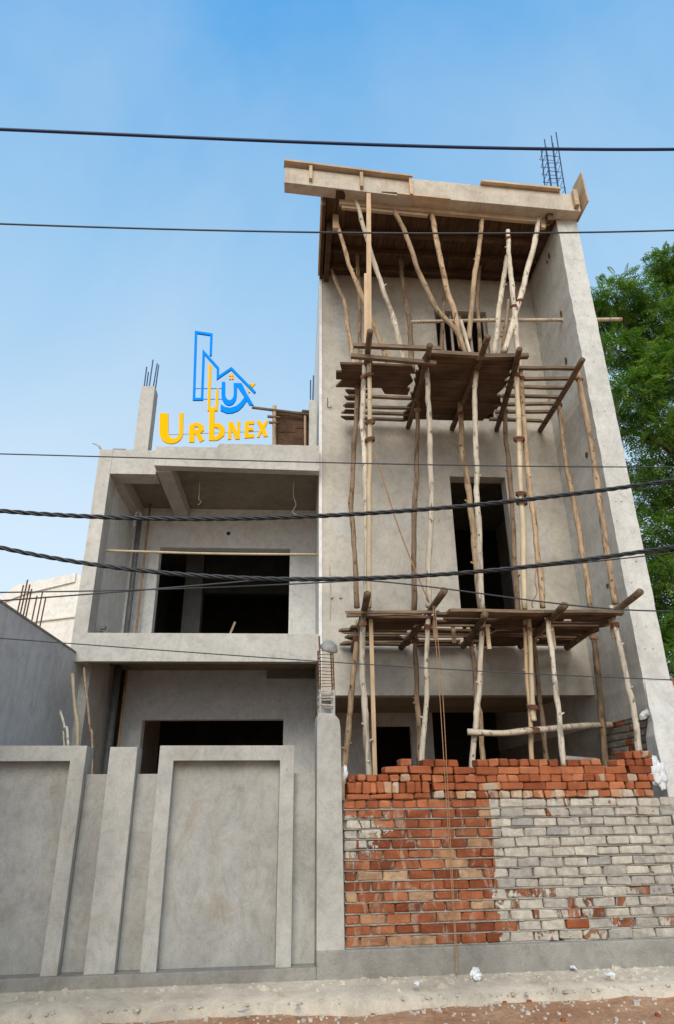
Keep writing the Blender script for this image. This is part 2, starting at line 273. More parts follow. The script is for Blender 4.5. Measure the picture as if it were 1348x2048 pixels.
# ------------------------------------------------------------------ mesh helpers
def wloc(o):
    v = Vector((0, 0, 0))
    while o: v += o.location; o = o.parent
    return v
class MB:
    def __init__(s): s.v = []; s.f = []
    def add(s, vs, fs):
        o = len(s.v); s.v += [tuple(map(float, p)) for p in vs]; s.f += [tuple(i+o for i in f) for f in fs]; return s
    def box(s, a, b):
        (x0, y0, z0), (x1, y1, z1) = a, b
        return s.hexa([(x0, y0, z0), (x1, y0, z0), (x1, y1, z0), (x0, y1, z0), (x0, y0, z1), (x1, y0, z1), (x1, y1, z1), (x0, y1, z1)])
    def hexa(s, p): return s.add(p, [(3, 2, 1, 0), (4, 5, 6, 7), (0, 1, 5, 4), (1, 2, 6, 5), (2, 3, 7, 6), (3, 0, 4, 7)])
    def wbox(s, s0, s1, t0, t1, z0, z1):       # a box in the street wall's frame
        return s.hexa([wp(s0, t0, z0), wp(s1, t0, z0), wp(s1, t1, z0), wp(s0, t1, z0), wp(s0, t0, z1), wp(s1, t0, z1), wp(s1, t1, z1), wp(s0, t1, z1)])
    def bar(s, a, b, w_, h, up=(0, 0, 1)):      # rectangular bar from a to b
        a, b = Vector(a), Vector(b); d = (b-a).normalized(); u = Vector(up); r = d.cross(u)
        if r.length < 1e-4: r = d.cross(Vector((0, 1, 0)))
        r.normalize(); u = r.cross(d)
        q = [(-1, -1), (1, -1), (1, 1), (-1, 1)]
        vs = [p + r*(w_/2*i) + u*(h/2*j) for p in (a, b) for i, j in q]
        return s.add(vs, [(3, 2, 1, 0), (4, 5, 6, 7), (0, 1, 5, 4), (1, 2, 6, 5), (2, 3, 7, 6), (3, 0, 4, 7)])
    def tube(s, pts, rad, n=8, cap=True, wob=0.):
        pts = [Vector(p) for p in pts]; rad = rad if hasattr(rad, '__len__') else [rad]*len(pts)
        vs = []; u = None; ph = random.random()*9
        for i, p in enumerate(pts):
            d = (pts[min(i+1, len(pts)-1)] - pts[max(i-1, 0)]).normalized()
            if u is None:
                u = d.cross(Vector((0, 1, 0)) if abs(d.y) < .9 else Vector((1, 0, 0))).normalized()
            else: u = (u - d*u.dot(d)).normalized()
            v_ = d.cross(u)
            for k in range(n):
                a = 2*math.pi*k/n; rr = rad[i]*(1 + wob*mnoise.noise(Vector((math.cos(a)*1.3+ph, math.sin(a)*1.3, i*.45+ph))))
                vs.append(p + u*(math.cos(a)*rr) + v_*(math.sin(a)*rr))
        fs = [(i*n+k, i*n+(k+1) % n, (i+1)*n+(k+1) % n, (i+1)*n+k) for i in range(len(pts)-1) for k in range(n)]
        if cap: fs += [tuple(range(n-1, -1, -1)), tuple((len(pts)-1)*n+k for k in range(n))]
        return s.add(vs, fs)
    def prism(s, poly, d):                       # polygon (3-D points) extruded by d
        n = len(poly); d = np.array(d); a = [np.array(p, float) for p in poly]; b = [p+d for p in a]
        return s.add(a+b, [tuple(range(n)), tuple(range(2*n-1, n-1, -1))] + [(i, i+n, (i+1) % n+n, (i+1) % n) for i in range(n)])
    def build(s, name, mat, parent=None, smooth=False, bevel=0., tri=False, jitter=0.):
        me = bpy.data.meshes.new(name); off = wloc(parent)
        o = bpy.data.objects.new(name, me)
        if parent is None and s.v:
            a = np.array(s.v); off = Vector(((a[:, 0].min()+a[:, 0].max())/2, (a[:, 1].min()+a[:, 1].max())/2, a[:, 2].min()))
        me.from_pydata([tuple(np.array(p)-np.array(off)) for p in s.v], [], s.f)
        bm = bmesh.new(); bm.from_mesh(me)
        if tri: bmesh.ops.triangulate(bm, faces=[f for f in bm.faces if len(f.verts) > 4])
        if bevel: bmesh.ops.recalc_face_normals(bm, faces=bm.faces[:]); bmesh.ops.bevel(bm, geom=[e for e in bm.edges if len(e.link_faces) == 2 and e.calc_face_angle(0) > .5], offset=bevel, segments=2, affect='EDGES', profile=.6)
        if jitter:
            for v in bm.verts: v.co += Vector(mnoise.noise_vector(v.co*3.3))*jitter
        bmesh.ops.recalc_face_normals(bm, faces=bm.faces[:])
        bm.to_mesh(me); bm.free()
        if smooth: me.polygons.foreach_set('use_smooth', [True]*len(me.polygons))
        me.materials.append(MT[mat] if isinstance(mat, str) else mat)
        C.objects.link(o)
        if parent: o.parent = parent
        else: o.location = off; UPD()
        return o
def UPD(): bpy.context.view_layer.update()
def tag(o, label, cat, group=None, kind=None):
    if label: o['label'] = label
    if cat: o['category'] = cat
    if group: o['group'] = group
    if kind: o['kind'] = kind
    return o
def root(name, loc, label, cat, group=None):
    o = bpy.data.objects.new(name, None); C.objects.link(o); o.location = tuple(map(float, loc)); o.empty_display_size = .1
    o.matrix_world = Matrix.Translation(o.location); return tag(o, label, cat, group)
def spline(pts, k=6):
    P = [np.array(p, float) for p in pts]; P = [2*P[0]-P[1]] + P + [2*P[-1]-P[-2]]; out = []
    for i in range(1, len(P)-2):
        for j in range(k):
            t = j/k; a, b, c, d = P[i-1:i+3]
            out.append(.5*((2*b)+(c-a)*t+(2*a-5*b+4*c-d)*t*t+(-a+3*b-3*c+d)*t**3))
    out.append(P[-2]); return out
def ragged(a, b, z_top, n, amp):                 # a rough broken line of heights
    return [z_top + amp*mnoise.noise(Vector((i*.83+z_top*7, 3.1, 0))) for i in range(n)]

# ================================================================== GROUND
xs = np.concatenate([np.array([-2000, -400, -90, -30, -14]), np.linspace(-8, 8, 130), np.array([14, 30, 90, 400, 2000])])
ys = np.concatenate([np.array([-2000, -300, -60, -15, -5]), np.linspace(2, 8.6, 90), np.array([10, 14, 22, 60, 300, 2000])])
def gz(x, y):
    if abs(x) > 8 or y > 8.6 or y < 2: return 0.
    k = min(1, max(0, 7.0+.06*x-y)*3)
    return k*(.035*mnoise.noise(Vector((x*.9, y*.9, 1))) + .022*mnoise.noise(Vector((x*3.1, y*3.1, 4))) + .012*mnoise.noise(Vector((x*9, y*9, 7))) - .05)
b = MB(); nx, ny = len(xs), len(ys)
b.v = [(float(x), float(y), gz(x, y)) for y in ys for x in xs]
b.f = [(j*nx+i, j*nx+i+1, (j+1)*nx+i+1, (j+1)*nx+i) for j in range(ny-1) for i in range(nx-1)]
m, n, l, bs = mat_new('dirt')
pos = N(n, 'ShaderNodeNewGeometry').outputs['Position']
a1 = noise_tex(n, l, pos, 1.6, 7, .65, .5); a2 = noise_tex(n, l, pos, 22, 5, .7); a3 = noise_tex(n, l, pos, 110, 2, .6)
col = ramp(n, l, a1.outputs[0], [(.3, (.33, .15, .07)), (.5, (.46, .25, .135)), (.72, (.55, .37, .235))]).outputs[0]
col = mix(n, l, .8, col, ramp(n, l, a2.outputs[0], [(.3, g(.6)), (.65, g(1.25))]).outputs[0], 'MULTIPLY')
pb = ramp(n, l, a3.outputs[0], [(.70, g(0)), (.74, g(.8))]).outputs[0]
col = mix(n, l, pb, col, (.52, .45, .37)); l.new(col, bs.inputs['Base Color']); bs.inputs['Roughness'].default_value = .97
bump(n, l, a2.outputs[0], bs, .8, .03)
ground = b.build('ground', m, smooth=True); ground['kind'] = 'structure'
# pale cement apron along the foot of the wall, with a broken outer edge
b = MB(); top = []; bot = []
ns = 150
for i in range(ns+1):
    s = -4.2 + 9.2*i/ns; e = -.50 + .06*mnoise.noise(Vector((s*1.1, 0, 2))) + .03*mnoise.noise(Vector((s*5, 0, 2)))+.02*mnoise.noise(Vector((s*14, 0, 2)))
    for t, z in ((.05, .075), (-.1, .06), (-.25, .042), (e+.03, .02), (e, -.075)):
        r_ = .012*mnoise.noise(Vector((s*6, t*9, 5)))*(0 if t == .05 else 1)
        b.v.append(tuple(wp(s, t, z+r_)))
b.f = [(i*5+k, i*5+k+1, i*5+k+6, i*5+k+5) for i in range(ns) for k in range(4)]
ap = b.build('pavement', 'apron', smooth=True); ap['kind'] = 'structure'

# ================================================================== STREET WALL (plastered part)
PZ = .165
rt = root('boundary_wall', wp(-1.2, .1, 0), 'grey plastered boundary wall with two tall framed panels and a pier', 'boundary wall')
MB().wbox(-4.2, -.003, .0, .36, -.2, PZ).build('plinth', 'plinth', rt, bevel=.008)
for a_, e_ in ((-4.2, -3.752), (-2.193, -1.982), (-1.723, -1.517), (-.220, -.003)): MB().wbox(a_, e_, .145, .355, PZ+.001, 1.755).build('wall_panel', 'yard', rt, bevel=.004)
for a_, e_ in ((-3.613, -2.333), (-1.377, -.360)): MB().wbox(a_, e_, .146, .339, PZ+.001, 1.8675).build('wall_panel', 'yard', rt)
def frame_(s0, s1):
    o = MB()
    P = lambda s, t, z: wp(s, t, z)
    b = MB(); t0, t1 = .03, .34; z0, z1, zi = PZ, 2.005, 1.868; w_ = .137
    out = [(s0, z0), (s0, z1), (s1, z1), (s1, z0), (s1-w_, z0), (s1-w_, zi), (s0+w_, zi), (s0+w_, z0)]
    vs = [P(s, t0, z) for s, z in out] + [P(s, t1, z) for s, z in out]
    fs = [(0, 1, 6, 7), (1, 2, 5, 6), (2, 3, 4, 5)]; fs += [tuple(i+8 for i in reversed(f)) for f in fs]
    fs += [(i, (i+1) % 8, (i+1) % 8+8, i+8) for i in range(8)]
    b.add(vs, fs); return b.build('frame', 'pier', rt, bevel=.005)
frame_(-1.515, -.222); frame_(-3.75, -2.195)
MB().wbox(-1.98, -1.725, .0301, .345, PZ, 1.993).build('pier', 'pier', rt, bevel=.006)
# tall gate pillar with reinforcement still standing out of it
rp = root('gate_pillar', wp(.12, .15, 0), 'tall grey cement pillar with bare steel cage, left of the brick wall', 'pillar')
b = MB(); prof = []
pz = [-.2, .3, .9, 1.5, 2.0, 2.18, 2.25, 2.31]
sl = [-.0, -.0, -.0, 0, 0, 0, 0, .015]; sr = [.255, .253, .25, .244, .24, .236, .225, .17]
for z, a, c_ in zip(pz, sl, sr): b.v += [tuple(wp(a, .012, z)), tuple(wp(c_, .012, z)), tuple(wp(c_, .30, z)), tuple(wp(a, .30, z))]
b.f = [(i*4+k, i*4+(k+1) % 4, i*4+4+(k+1) % 4, i*4+4+k) for i in range(len(pz)-1) for k in range(4)] + [(3, 2, 1, 0), tuple(len(pz)*4-4+k for k in range(4))]
shaft = b.build('shaft', 'pier', rp, bevel=.01)
cx = [.035, .175]; ty = [.06, .24]
for a in cx:
    for t in ty:
        o_ = MB(); top = 3.1 if (a, t) == (.035, .06) else 2.96 + .04*random.random()
        o_.tube([wp(a, t, 2.2), wp(a+.005, t, 2.6), wp(a-.008, t, top)], .0075, 6).build('rebar', 'rust', shaft)
        MB().tube([wp(a, t, 2.2), wp(a+.004, t, 2.55)], .013, 6).build('cement_coating', 'cemsteel', shaft)
for k in range(9):
    z = 2.40+.068*k; r_ = .004 if k > 2 else .009; tl = .012*random.uniform(-1, 1)
    q = [wp(a, t, z+(tl if a > .1 else 0)) for a, t in ((.028, .052), (.182, .052), (.182, .248), (.028, .248), (.028, .052))]
    MB().tube(q, r_, 5).build('stirrup', 'rust' if k > 2 else 'cemsteel', shaft)
# upturned pan hung on top of the cage
b = MB(); c0 = wp(.13, .12, 2.98)
vs = []; prof = [(.0, .085), (.045, .08), (.075, .055), (.092, .02), (.10, 0), (.094, 0), (.07, .045), (.04, .066), (0, .07)]
ax = Vector((.25, -.55, .8)).normalized(); e1 = ax.cross(Vector((0, 0, 1))).normalized(); e2 = ax.cross(e1)
for r_, h in prof:
    for k in range(18):
        a = 2*math.pi*k/18; p = Vector(c0) + e1*(r_*math.cos(a)) + e2*(r_*math.sin(a)) + ax*h; b.v.append(tuple(p))
b.f = [(i*18+k, i*18+(k+1) % 18, i*18+18+(k+1) % 18, i*18+18+k) for i in range(len(prof)-1) for k in range(18)]
tag(b.build('mason_pan', 'pan', smooth=True), 'small round mason\'s pan upturned on the pillar\'s steel cage', 'pan')

# ================================================================== BRICK WALL
rb = root('brick_wall', wp(1.9, .15, 0), 'unfinished red brick wall, right half smeared with grey cement', 'brick wall')
BZ = .285; BS0, BS1 = .262, 3.60; T0 = .055
MB().wbox(-.001, BS1+.4, -.002, .36, -.2, BZ).build('plinth', 'plinth', rb, bevel=.012, jitter=.006)
CP = .0873
BMESH = {}
def brick_mesh(L, Hh, D, mat, var):
    key = (L, Hh, D, mat, var)
    if key in BMESH: return BMESH[key]
    me = bpy.data.meshes.new('brick'); bm = bmesh.new(); bmesh.ops.create_cube(bm, size=1)
    r_ = random.Random(hash((L, Hh, D, var)) & 0xffff)
    for v in bm.verts:
        v.co = Vector((v.co.x*L + r_.uniform(-.008, .008), v.co.y*D + r_.uniform(-.006, .006), v.co.z*Hh + r_.uniform(-.006, .006)))
    bmesh.ops.bevel(bm, geom=bm.edges[:], offset=r_.uniform(.007, .013), segments=1, affect='EDGES')
    for v in bm.verts: v.co += Vector((r_.uniform(-1, 1), r_.uniform(-1, 1), r_.uniform(-1, 1)))*.0035
    bm.to_mesh(me); bm.free(); me.materials.append(MT[mat])
    me.polygons.foreach_set('use_smooth', [False]*len(me.polygons))
    BMESH[key] = me; return me
nb = 0
def brick(s, z, L, Hh, mat, D=.11, dt=0., rz=0., ry=0., parent=None):
    global nb
    o = bpy.data.objects.new('brick', brick_mesh(round(L, 3), round(Hh, 3), D, mat, random.randrange(9)))
    p = wp(s+L/2, T0+D/2+dt, z+Hh/2) - np.array(rb.location)
    o.location = p; o.rotation_euler = (random.uniform(-.01, .01), ry+random.uniform(-.014, .014), BA+rz+random.uniform(-.012, .012)); o.parent = rb; C.objects.link(o); nb += 1
def photo_of(s, z):
    v = wp(s, T0, z)-CAMP; a = v @ FW; return 674+F*(v @ RT)/a, 1024-F*(v @ UP)/a
BL, BH, HD = .226, .0765, .1105
NC = 14
for c in range(NC):
    z = BZ + CP*c; s = BS0 + .012 - (0 if c % 2 else .112) + random.uniform(-.02, .02)
    while s < BS1:
        hd = c == NC-1 and photo_of(s, z)[0] < 850
        L = (HD if hd else BL) + random.uniform(-.012, .010); gap = random.uniform(.006, .016)
        a, e = max(s, BS0+.01), s+L
        if e-a > .05:
            x, y = photo_of((a+e)/2, z+BH/2)
            mt = random.choices(['b_wall', 'b_wallpale'], [.85, .15])[0]
            if c < 5 and x > 1000: mt = random.choice(['b_wall', 'b_wall', 'b_bare'])
            if 1085 < x < 1140 and y < 1640: mt = 'b_bare'
            if c == NC-1 and x < 850: mt = 'b_red'
            hole = c == 0 and 1140 < x < 1168
            if c == 1 and 1120 < x < 1165: mt = 'b_red'
            if not (c == 0 and 1128 < photo_of(a, z)[0] < 1150):
                brick(a, z+.006, e-a, BH, mt, dt=random.uniform(-.004, .007), ry=(.07 if hole else 0))
        s = e+gap
# the mortar bed behind and between the bricks
zc = BZ+CP*NC
b = MB(); nS = 230; nZ = 224
for j in range(nZ+1):
    for i in range(nS+1):
        s = BS0+(BS1-BS0)*i/nS; z = BZ-.01+(zc-BZ+.004)*j/nZ
        ph = ((z-BZ+.0065) % CP)/CP; joint = ph < .17
        n1 = mnoise.noise(Vector((s*9, z*9, 1))); n2 = mnoise.noise(Vector((s*37, z*37, 1)))
        t = (T0+.006+.008*n1+.009*n2) if joint else (T0+.042+.014*n1)
        if joint and mnoise.noise(Vector((s*5, z*11, 8))) >.2: t -= .012
        if abs(s-2.245) < .075 and z < BZ+.085: t += .12
        b.v.append(tuple(wp(s, t, z)))
k = len(b.v); w_ = nS+1
b.f = [(j*w_+i, j*w_+i+1, (j+1)*w_+i+1, (j+1)*w_+i) for j in range(nZ) for i in range(nS)]
b.wbox(BS0, BS1, T0+.19, T0+.24, BZ-.01, zc-.002)
b.build('mortar_bed', 'mortar', rb, smooth=True)
MB().wbox(BS0+.01, BS1, T0+.03, T0+.2, zc-.05, zc-.004).build('mortar_core', 'mortar', rb)
# dry laid courses on top; photo x of each brick edge gives its place along the wall
def srow(pairs, z, Hh, mats, D=.225, dt=0.):
    for x0, x1 in pairs:
        y = 1560
        a = (atW(x0, y, T0)-WO) @ WS; e = (atW(x1, y, T0)-WO) @ WS
        brick(a+.002, z, e-a-.004, Hh, random.choice(mats), D, dt+random.uniform(-.012, .012))
def runs(x0, x1, wpx, jit=.08, gapp=.02):
    out = []; x = x0
    while x < x1-wpx*.5:
        e = min(x1, x+wpx*random.uniform(1-jit, 1+jit)); out.append((x, e)); x = e+wpx*gapp
    return out
DP = .0735; R1 = ['b_red']*7+['b_slur']; z5 = zc+.002
srow(runs(868, 1302, 21.5), z5, DP-.003, ['b_pale', 'b_pale', 'b_slur', 'b_red', 'b_pale'])
srow(runs(866, 1216, 42.5)+[(1218, 1248), (1250, 1268), (1270, 1302)], z5+DP, DP-.003, R1)
srow(runs(866, 1310, 21.3), z5+2*DP, DP-.003, R1)
srow(runs(868, 1262, 42.3)+[(1264, 1308)], z5+3*DP, DP-.003, R1)
srow([(849, 870), (873, 896), (900, 920), (958, 980), (981, 1001), (1003, 1021), (1023, 1042), (1045, 1062), (1064, 1082), (1083, 1102), (1103, 1120), (1141, 1163), (1167, 1187), (1189, 1209), (1242, 1258), (1259, 1276), (1277, 1294), (1295, 1312)], z5+4*DP, DP-.003, R1)
srow([(1259, 1275), (1276, 1292), (1293, 1312)], z5+5*DP, DP-.003, R1)
# left of the joint: one lower course, then bricks on edge, then a stepped top
srow(runs(694, 860, 42), z5, .050, R1)
srow(runs(695, 860, 14.6, .12), z5+.052, .106, ['b_red', 'b_red', 'b_red', 'b_red', 'b_pale'])
srow([(697, 711), (714, 732), (734, 755), (757, 778), (780, 799), (801, 821), (823, 842), (845, 864)], z5+.160, .068, R1)
srow([(770, 817), (819, 864)], z5+.230, .069, R1)
srow([(803, 826)], z5+.301, .069, R1)
print('bricks in wall', nb)

# right-hand end: rough pillar, raw brick return wall, broken stub
rr_ = root('end_pillar', (4.25, 7.75, 0), 'rough light cement pillar at the brick wall\'s right end', 'pillar')
b = MB(); pz = [0, .8, 1.3, 1.6, 1.9, 2.15, 2.3, 2.5, 2.8]; lx = [4.03, 4.02, 4.02, 4.03, 4.04, 4.06, 4.11, 4.15, 4.19]; fy = [7.58, 7.58, 7.6, 7.63, 7.68, 7.75, 7.83, 7.92, 7.985]
for z, a, y in zip(pz, lx, fy): b.v += [(a, y, z), (4.56-.01*z, y, z), (4.56-.01*z, 7.998, z), (a+.02, 7.998, z)]
b.f = [(i*4+k, i*4+(k+1) % 4, i*4+4+(k+1) % 4, i*4+4+k) for i in range(len(pz)-1) for k in range(4)] + [(3, 2, 1, 0), tuple(len(pz)*4-4+k for k in range(4))]
b.build('shaft', 'fin', rr_, bevel=.012, jitter=.012)

# ================================================================== TOWER HOUSE
YW, XL, XF0, XF1, YF = 9.4, .31, 4.18, 4.52, 8.0
ZR = 10.30
rtw = root('tower_house', (2.3, 10.5, 0), 'tall unfinished three-storey house front wrapped in timber scaffolding', 'house')
def wall_open(x0, x1, z0, z1, Y0, Y1, holes, name, mat, parent):
    """wall in the XZ plane between Y0 and Y1 with rectangular openings, built from blocks that butt together"""
    xs_ = sorted({x0, x1, *[h[0] for h in holes], *[h[1] for h in holes]}); zs_ = sorted({z0, z1, *[h[2] for h in holes], *[h[3] for h in holes]})
    nxx, nzz = len(xs_), len(zs_); b = MB()
    def solid(i, j):
        if i < 0 or j < 0 or i >= nxx-1 or j >= nzz-1: return False
        cx_, cz_ = (xs_[i]+xs_[i+1])/2, (zs_[j]+zs_[j+1])/2
        return not any(h[0] < cx_ < h[1] and h[2] < cz_ < h[3] for h in holes)
    idx = {}
    def V(i, j, s):
        if (i, j, s) not in idx: idx[(i, j, s)] = len(b.v); b.v.append((xs_[i], (Y0, Y1)[s], zs_[j]))
        return idx[(i, j, s)]
    for i in range(nxx-1):
        for j in range(nzz-1):
            if not solid(i, j): continue
            b.f.append((V(i, j, 0), V(i+1, j, 0), V(i+1, j+1, 0), V(i, j+1, 0))); b.f.append((V(i, j, 1), V(i, j+1, 1), V(i+1, j+1, 1), V(i+1, j, 1)))
            if not solid(i-1, j): b.f.append((V(i, j, 0), V(i, j+1, 0), V(i, j+1, 1), V(i, j, 1)))
            if not solid(i+1, j): b.f.append((V(i+1, j, 0), V(i+1, j, 1), V(i+1, j+1, 1), V(i+1, j+1, 0)))
            if not solid(i, j-1): b.f.append((V(i, j, 0), V(i, j, 1), V(i+1, j, 1), V(i+1, j, 0)))
            if not solid(i, j+1): b.f.append((V(i, j+1, 0), V(i+1, j+1, 0), V(i+1, j+1, 1), V(i, j+1, 1)))
    return b.build(name, mat, parent)
wall_open(XL, XF0-.002, 2.83, ZR, YW, YW+.23, [(2.375, 3.27, 3.55, 6.222), (2.35, 3.285, 7.3, 9.53)], 'wall', 'tower', rtw)
# side wall (its edge reads as the white strip), fin wall, floors and rooms behind the openings
MB().box((XL-.012, YW-.02, 2.83), (XL+.035, 16, ZR)).build('side_wall', 'white', rtw)
b = MB(); zz = np.linspace(2.42, ZR, 90)
for z in zz:
    e = .014*mnoise.noise(Vector((0, 0, z*2.1))) + .022*mnoise.noise(Vector((0, 5, z*5.3)))
    b.v += [(XF0+e*.6, YF+.0, z), (XF1+e*.3, YF+.004*math.sin(z*9), z), (XF1+e*.3, 16, z), (XF0+.003, 16, z)]
b.f = [(i*4+k, i*4+(k+1) % 4, i*4+4+(k+1) % 4, i*4+4+k) for i in range(len(zz)-1) for k in range(4)] + [(3, 2, 1, 0), tuple(len(zz)*4-4+k for k in range(4))]
fin = b.build('fin_wall', 'fin', rtw)
for (x, y, w_, h) in ((1098, 512, .05, .10), (1094, 524, .04, .05), (1122, 626, .05, .13), (1132, 722, .06, .11), (1173, 910, .06, .08), (1215, 1172, .05, .06)):
    p = atX(x, y, XF0-.004); b = MB(); q = []
    for k in range(9):
        a = 2*math.pi*k/9; r_ = 1+.35*mnoise.noise(Vector((x, k*1.7, y))); q.append((p[0]-.004, p[1]+.7*w_*r_*math.cos(a), p[2]+.6*h*r_*math.sin(a)))
    b.prism(q, (.012, 0, 0)); b.build('putlog_hole_paint', 'holes', fin, tri=True)  # raised dark patch, paints the shade of a hole
for i in range(26):
    z = 2.9+.285*i
    for k in range(2 if i % 3 else 0):
        x = XF0+.07+.12*k+random.uniform(-.03, .03); r_ = random.uniform(.004, .010); b = MB(); b.tube([(x, YF-.002, z), (x, YF+.01, z)], r_, 6); b.build('tie_hole_paint', 'holes', fin)  # small dark discs painting the shade of tie holes
MB().box((XF0+.03, YF+.03, 0), (XF1-.02, 16, 2.42)).build('fin_base', 'mortar', rtw)
nfb = 0
for c in range(13):                              # raw brick return below the torn plaster
    z = 1.36+.083*c; y = 8.02 + (.11 if c % 2 else 0)
    while y < 9.3 and z < 2.45:
        L = .22
        o = bpy.data.objects.new('brick', brick_mesh(.105, .073, L, 'b_grey' if random.random() < .85 else 'b_slur', random.randrange(4)))
        o.location = (XF0+.06-rtw.location.x, y+L/2-rtw.location.y, z+.037); o.parent = rtw; C.objects.link(o); y += L+.013; nfb += 1
b = MB(); b.tube(spline([(4.02, 7.9, 2.36), (4.10, 7.96, 2.40), (4.2, 8.02, 2.43)], 3), [.025, .035, .04, .045, .045, .05, .05], 9, wob=.5)
b.build('broken_stub', 'fin', rtw)
FLZ = 3.40
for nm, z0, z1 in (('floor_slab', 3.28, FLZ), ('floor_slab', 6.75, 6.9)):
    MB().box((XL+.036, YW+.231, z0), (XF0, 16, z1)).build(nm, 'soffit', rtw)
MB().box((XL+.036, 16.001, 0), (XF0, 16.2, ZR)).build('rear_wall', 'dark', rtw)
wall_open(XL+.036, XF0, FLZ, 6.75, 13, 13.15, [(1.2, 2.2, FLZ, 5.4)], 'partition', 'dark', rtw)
for pts, r_ in (([atY(655, 795, YW-.03), atY(655, 812, YW-.03), atY(661, 815, YW-.02), atY(663, 808, YW+.02)], .006), ([atY(659, 1130, YW-.02), atY(661, 1190, YW-.02), atY(660, 1240, YW-.02)], .006)):
    b = MB(); b.tube(spline(pts, 4), r_, 5); b.build('wall_hook', 'rust' if len(pts) > 3 else 'cemsteel', rtw)
for x in (663, 681): p = atY(x, 1193, YW-.03); b = MB(); b.tube([p, p+np.array([0, .05, 0])], .022, 10); b.build('pipe_stub', 'cemsteel', rtw)
for (x0, y0, x1, y1) in ((668, 1000, 706, 1075), (770, 1010, 822, 1060), (668, 620, 700, 690), (880, 1300, 940, 1345), (1060, 1060, 1100, 1120)):
    a, c_ = atY(x0, y1, YW), atY(x1, y0, YW); q = []
    for k in range(18):
        an = 2*math.pi*k/18; r_ = 1+.28*mnoise.noise(Vector((x0*.1, k*.8, y0*.1))); ca, sa = math.cos(an), math.sin(an); m_ = max(abs(ca), abs(sa))**.6
        q.append(((a[0]+c_[0])/2+(c_[0]-a[0])/2*ca/m_*r_, YW-.0025, (a[2]+c_[2])/2+(c_[2]-a[2])/2*sa/m_*r_))
    b = MB(); b.prism(q, (0, .004, 0)); b.build('plaster_patch', 'house', rtw, tri=True)
# recess: frame of the top window, dark room, steel window bars
for x in (2.352, 2.50, 2.64, 2.82, 2.98, 3.245): MB().box((x, YW+.10, 7.30), (x+.038, YW+.14, 9.528)).build('window_bar', 'cemsteel', rtw)
# porch below: ceiling beam, rear wall with doorway, dark bay
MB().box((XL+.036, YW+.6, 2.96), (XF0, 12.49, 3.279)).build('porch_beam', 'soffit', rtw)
wall_open(XL+.036, 2.46, 0, 3.27, 12.5, 12.65, [(1.39, 2.06, .0, 2.73)], 'porch_wall', 'inner', rtw)
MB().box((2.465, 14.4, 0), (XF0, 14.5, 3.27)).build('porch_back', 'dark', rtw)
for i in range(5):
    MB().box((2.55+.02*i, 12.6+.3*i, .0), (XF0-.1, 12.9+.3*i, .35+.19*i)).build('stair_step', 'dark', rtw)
MB().box((XL+.036, 9.9, 0), (XL+.2, 10.2, 2.96)).build('porch_column', 'inner', rtw)
# roof slab: front edge turned a little against the wall below
RF = lambda x: 7.50 + .30*(x+.31)/4.7
b = MB(); b.prism([(XL-.01, RF(.3)+.201, ZR+.02), (XF1+.01, RF(XF1)+.201, ZR+.02), (XF1+.01, 16, ZR+.02), (XL-.01, 16, ZR+.02)], (0, 0, .14))
b.build('roof_slab', 'soffit', rtw)
b = MB(); ft = lambda x: (10.74 if x > 1.7 else 10.70)
b.hexa([(1.72, RF(1.72)-.004, 10.27), (XF1+.0, RF(XF1)-.004, 10.29), (XF1, RF(XF1)+.2, 10.29), (1.72, RF(1.72)+.2, 10.27),
        (1.72, RF(1.72)-.004, 10.66), (XF1, RF(XF1)-.004, 10.66), (XF1, RF(XF1)+.2, 10.66), (1.72, RF(1.72)+.2, 10.66)])
b.build('roof_fascia', 'roofbeam', rtw, bevel=.008)
b = MB()
b.hexa([(-.31, RF(-.31), 10.32), (1.718, RF(1.72), 10.25), (1.718, RF(1.72)+.2, 10.25), (-.31, RF(-.31)+.2, 10.32),
        (-.30, RF(-.31), 10.645), (1.718, RF(1.72), 10.60), (1.718, RF(1.72)+.2, 10.60), (-.30, RF(-.31)+.2, 10.645)])
b.build('roof_fascia', 'roofbeam', rtw, bevel=.006, jitter=.012)
# column cage above the roof
for i, (dx, dy) in enumerate(((0, 0), (.12, 0), (.24, 0), (0, .22), (.12, .22), (.24, .22))):
    MB().tube([(4.23+dx, 8.1+dy, 10.44), (4.25+dx, 8.1+dy, 11.4), (4.29+dx+.02*(i % 2), 8.1+dy, 12.35+.1*((i*7) % 3))], .011, 6).build('rebar', 'steel', rtw)
for k in range(9):
    z = 10.6+.19*k; dx = .035*(z-10.5)/1.9; q = [(4.22+dx, 8.09, z), (4.48+dx, 8.09, z+.02*(-1)**k), (4.48+dx, 8.33, z), (4.22+dx, 8.33, z), (4.22+dx, 8.09, z)]
    MB().tube(q, .006, 5).build('stirrup', 'steel', rtw)
b = MB(); b.tube(spline([(3.1, 7.9, 10.66), (3.3, 7.9, 10.82), (3.55, 7.9, 10.84), (3.8, 7.9, 10.68)]), .005, 5); b.build('loose_wire', 'steel', rtw)

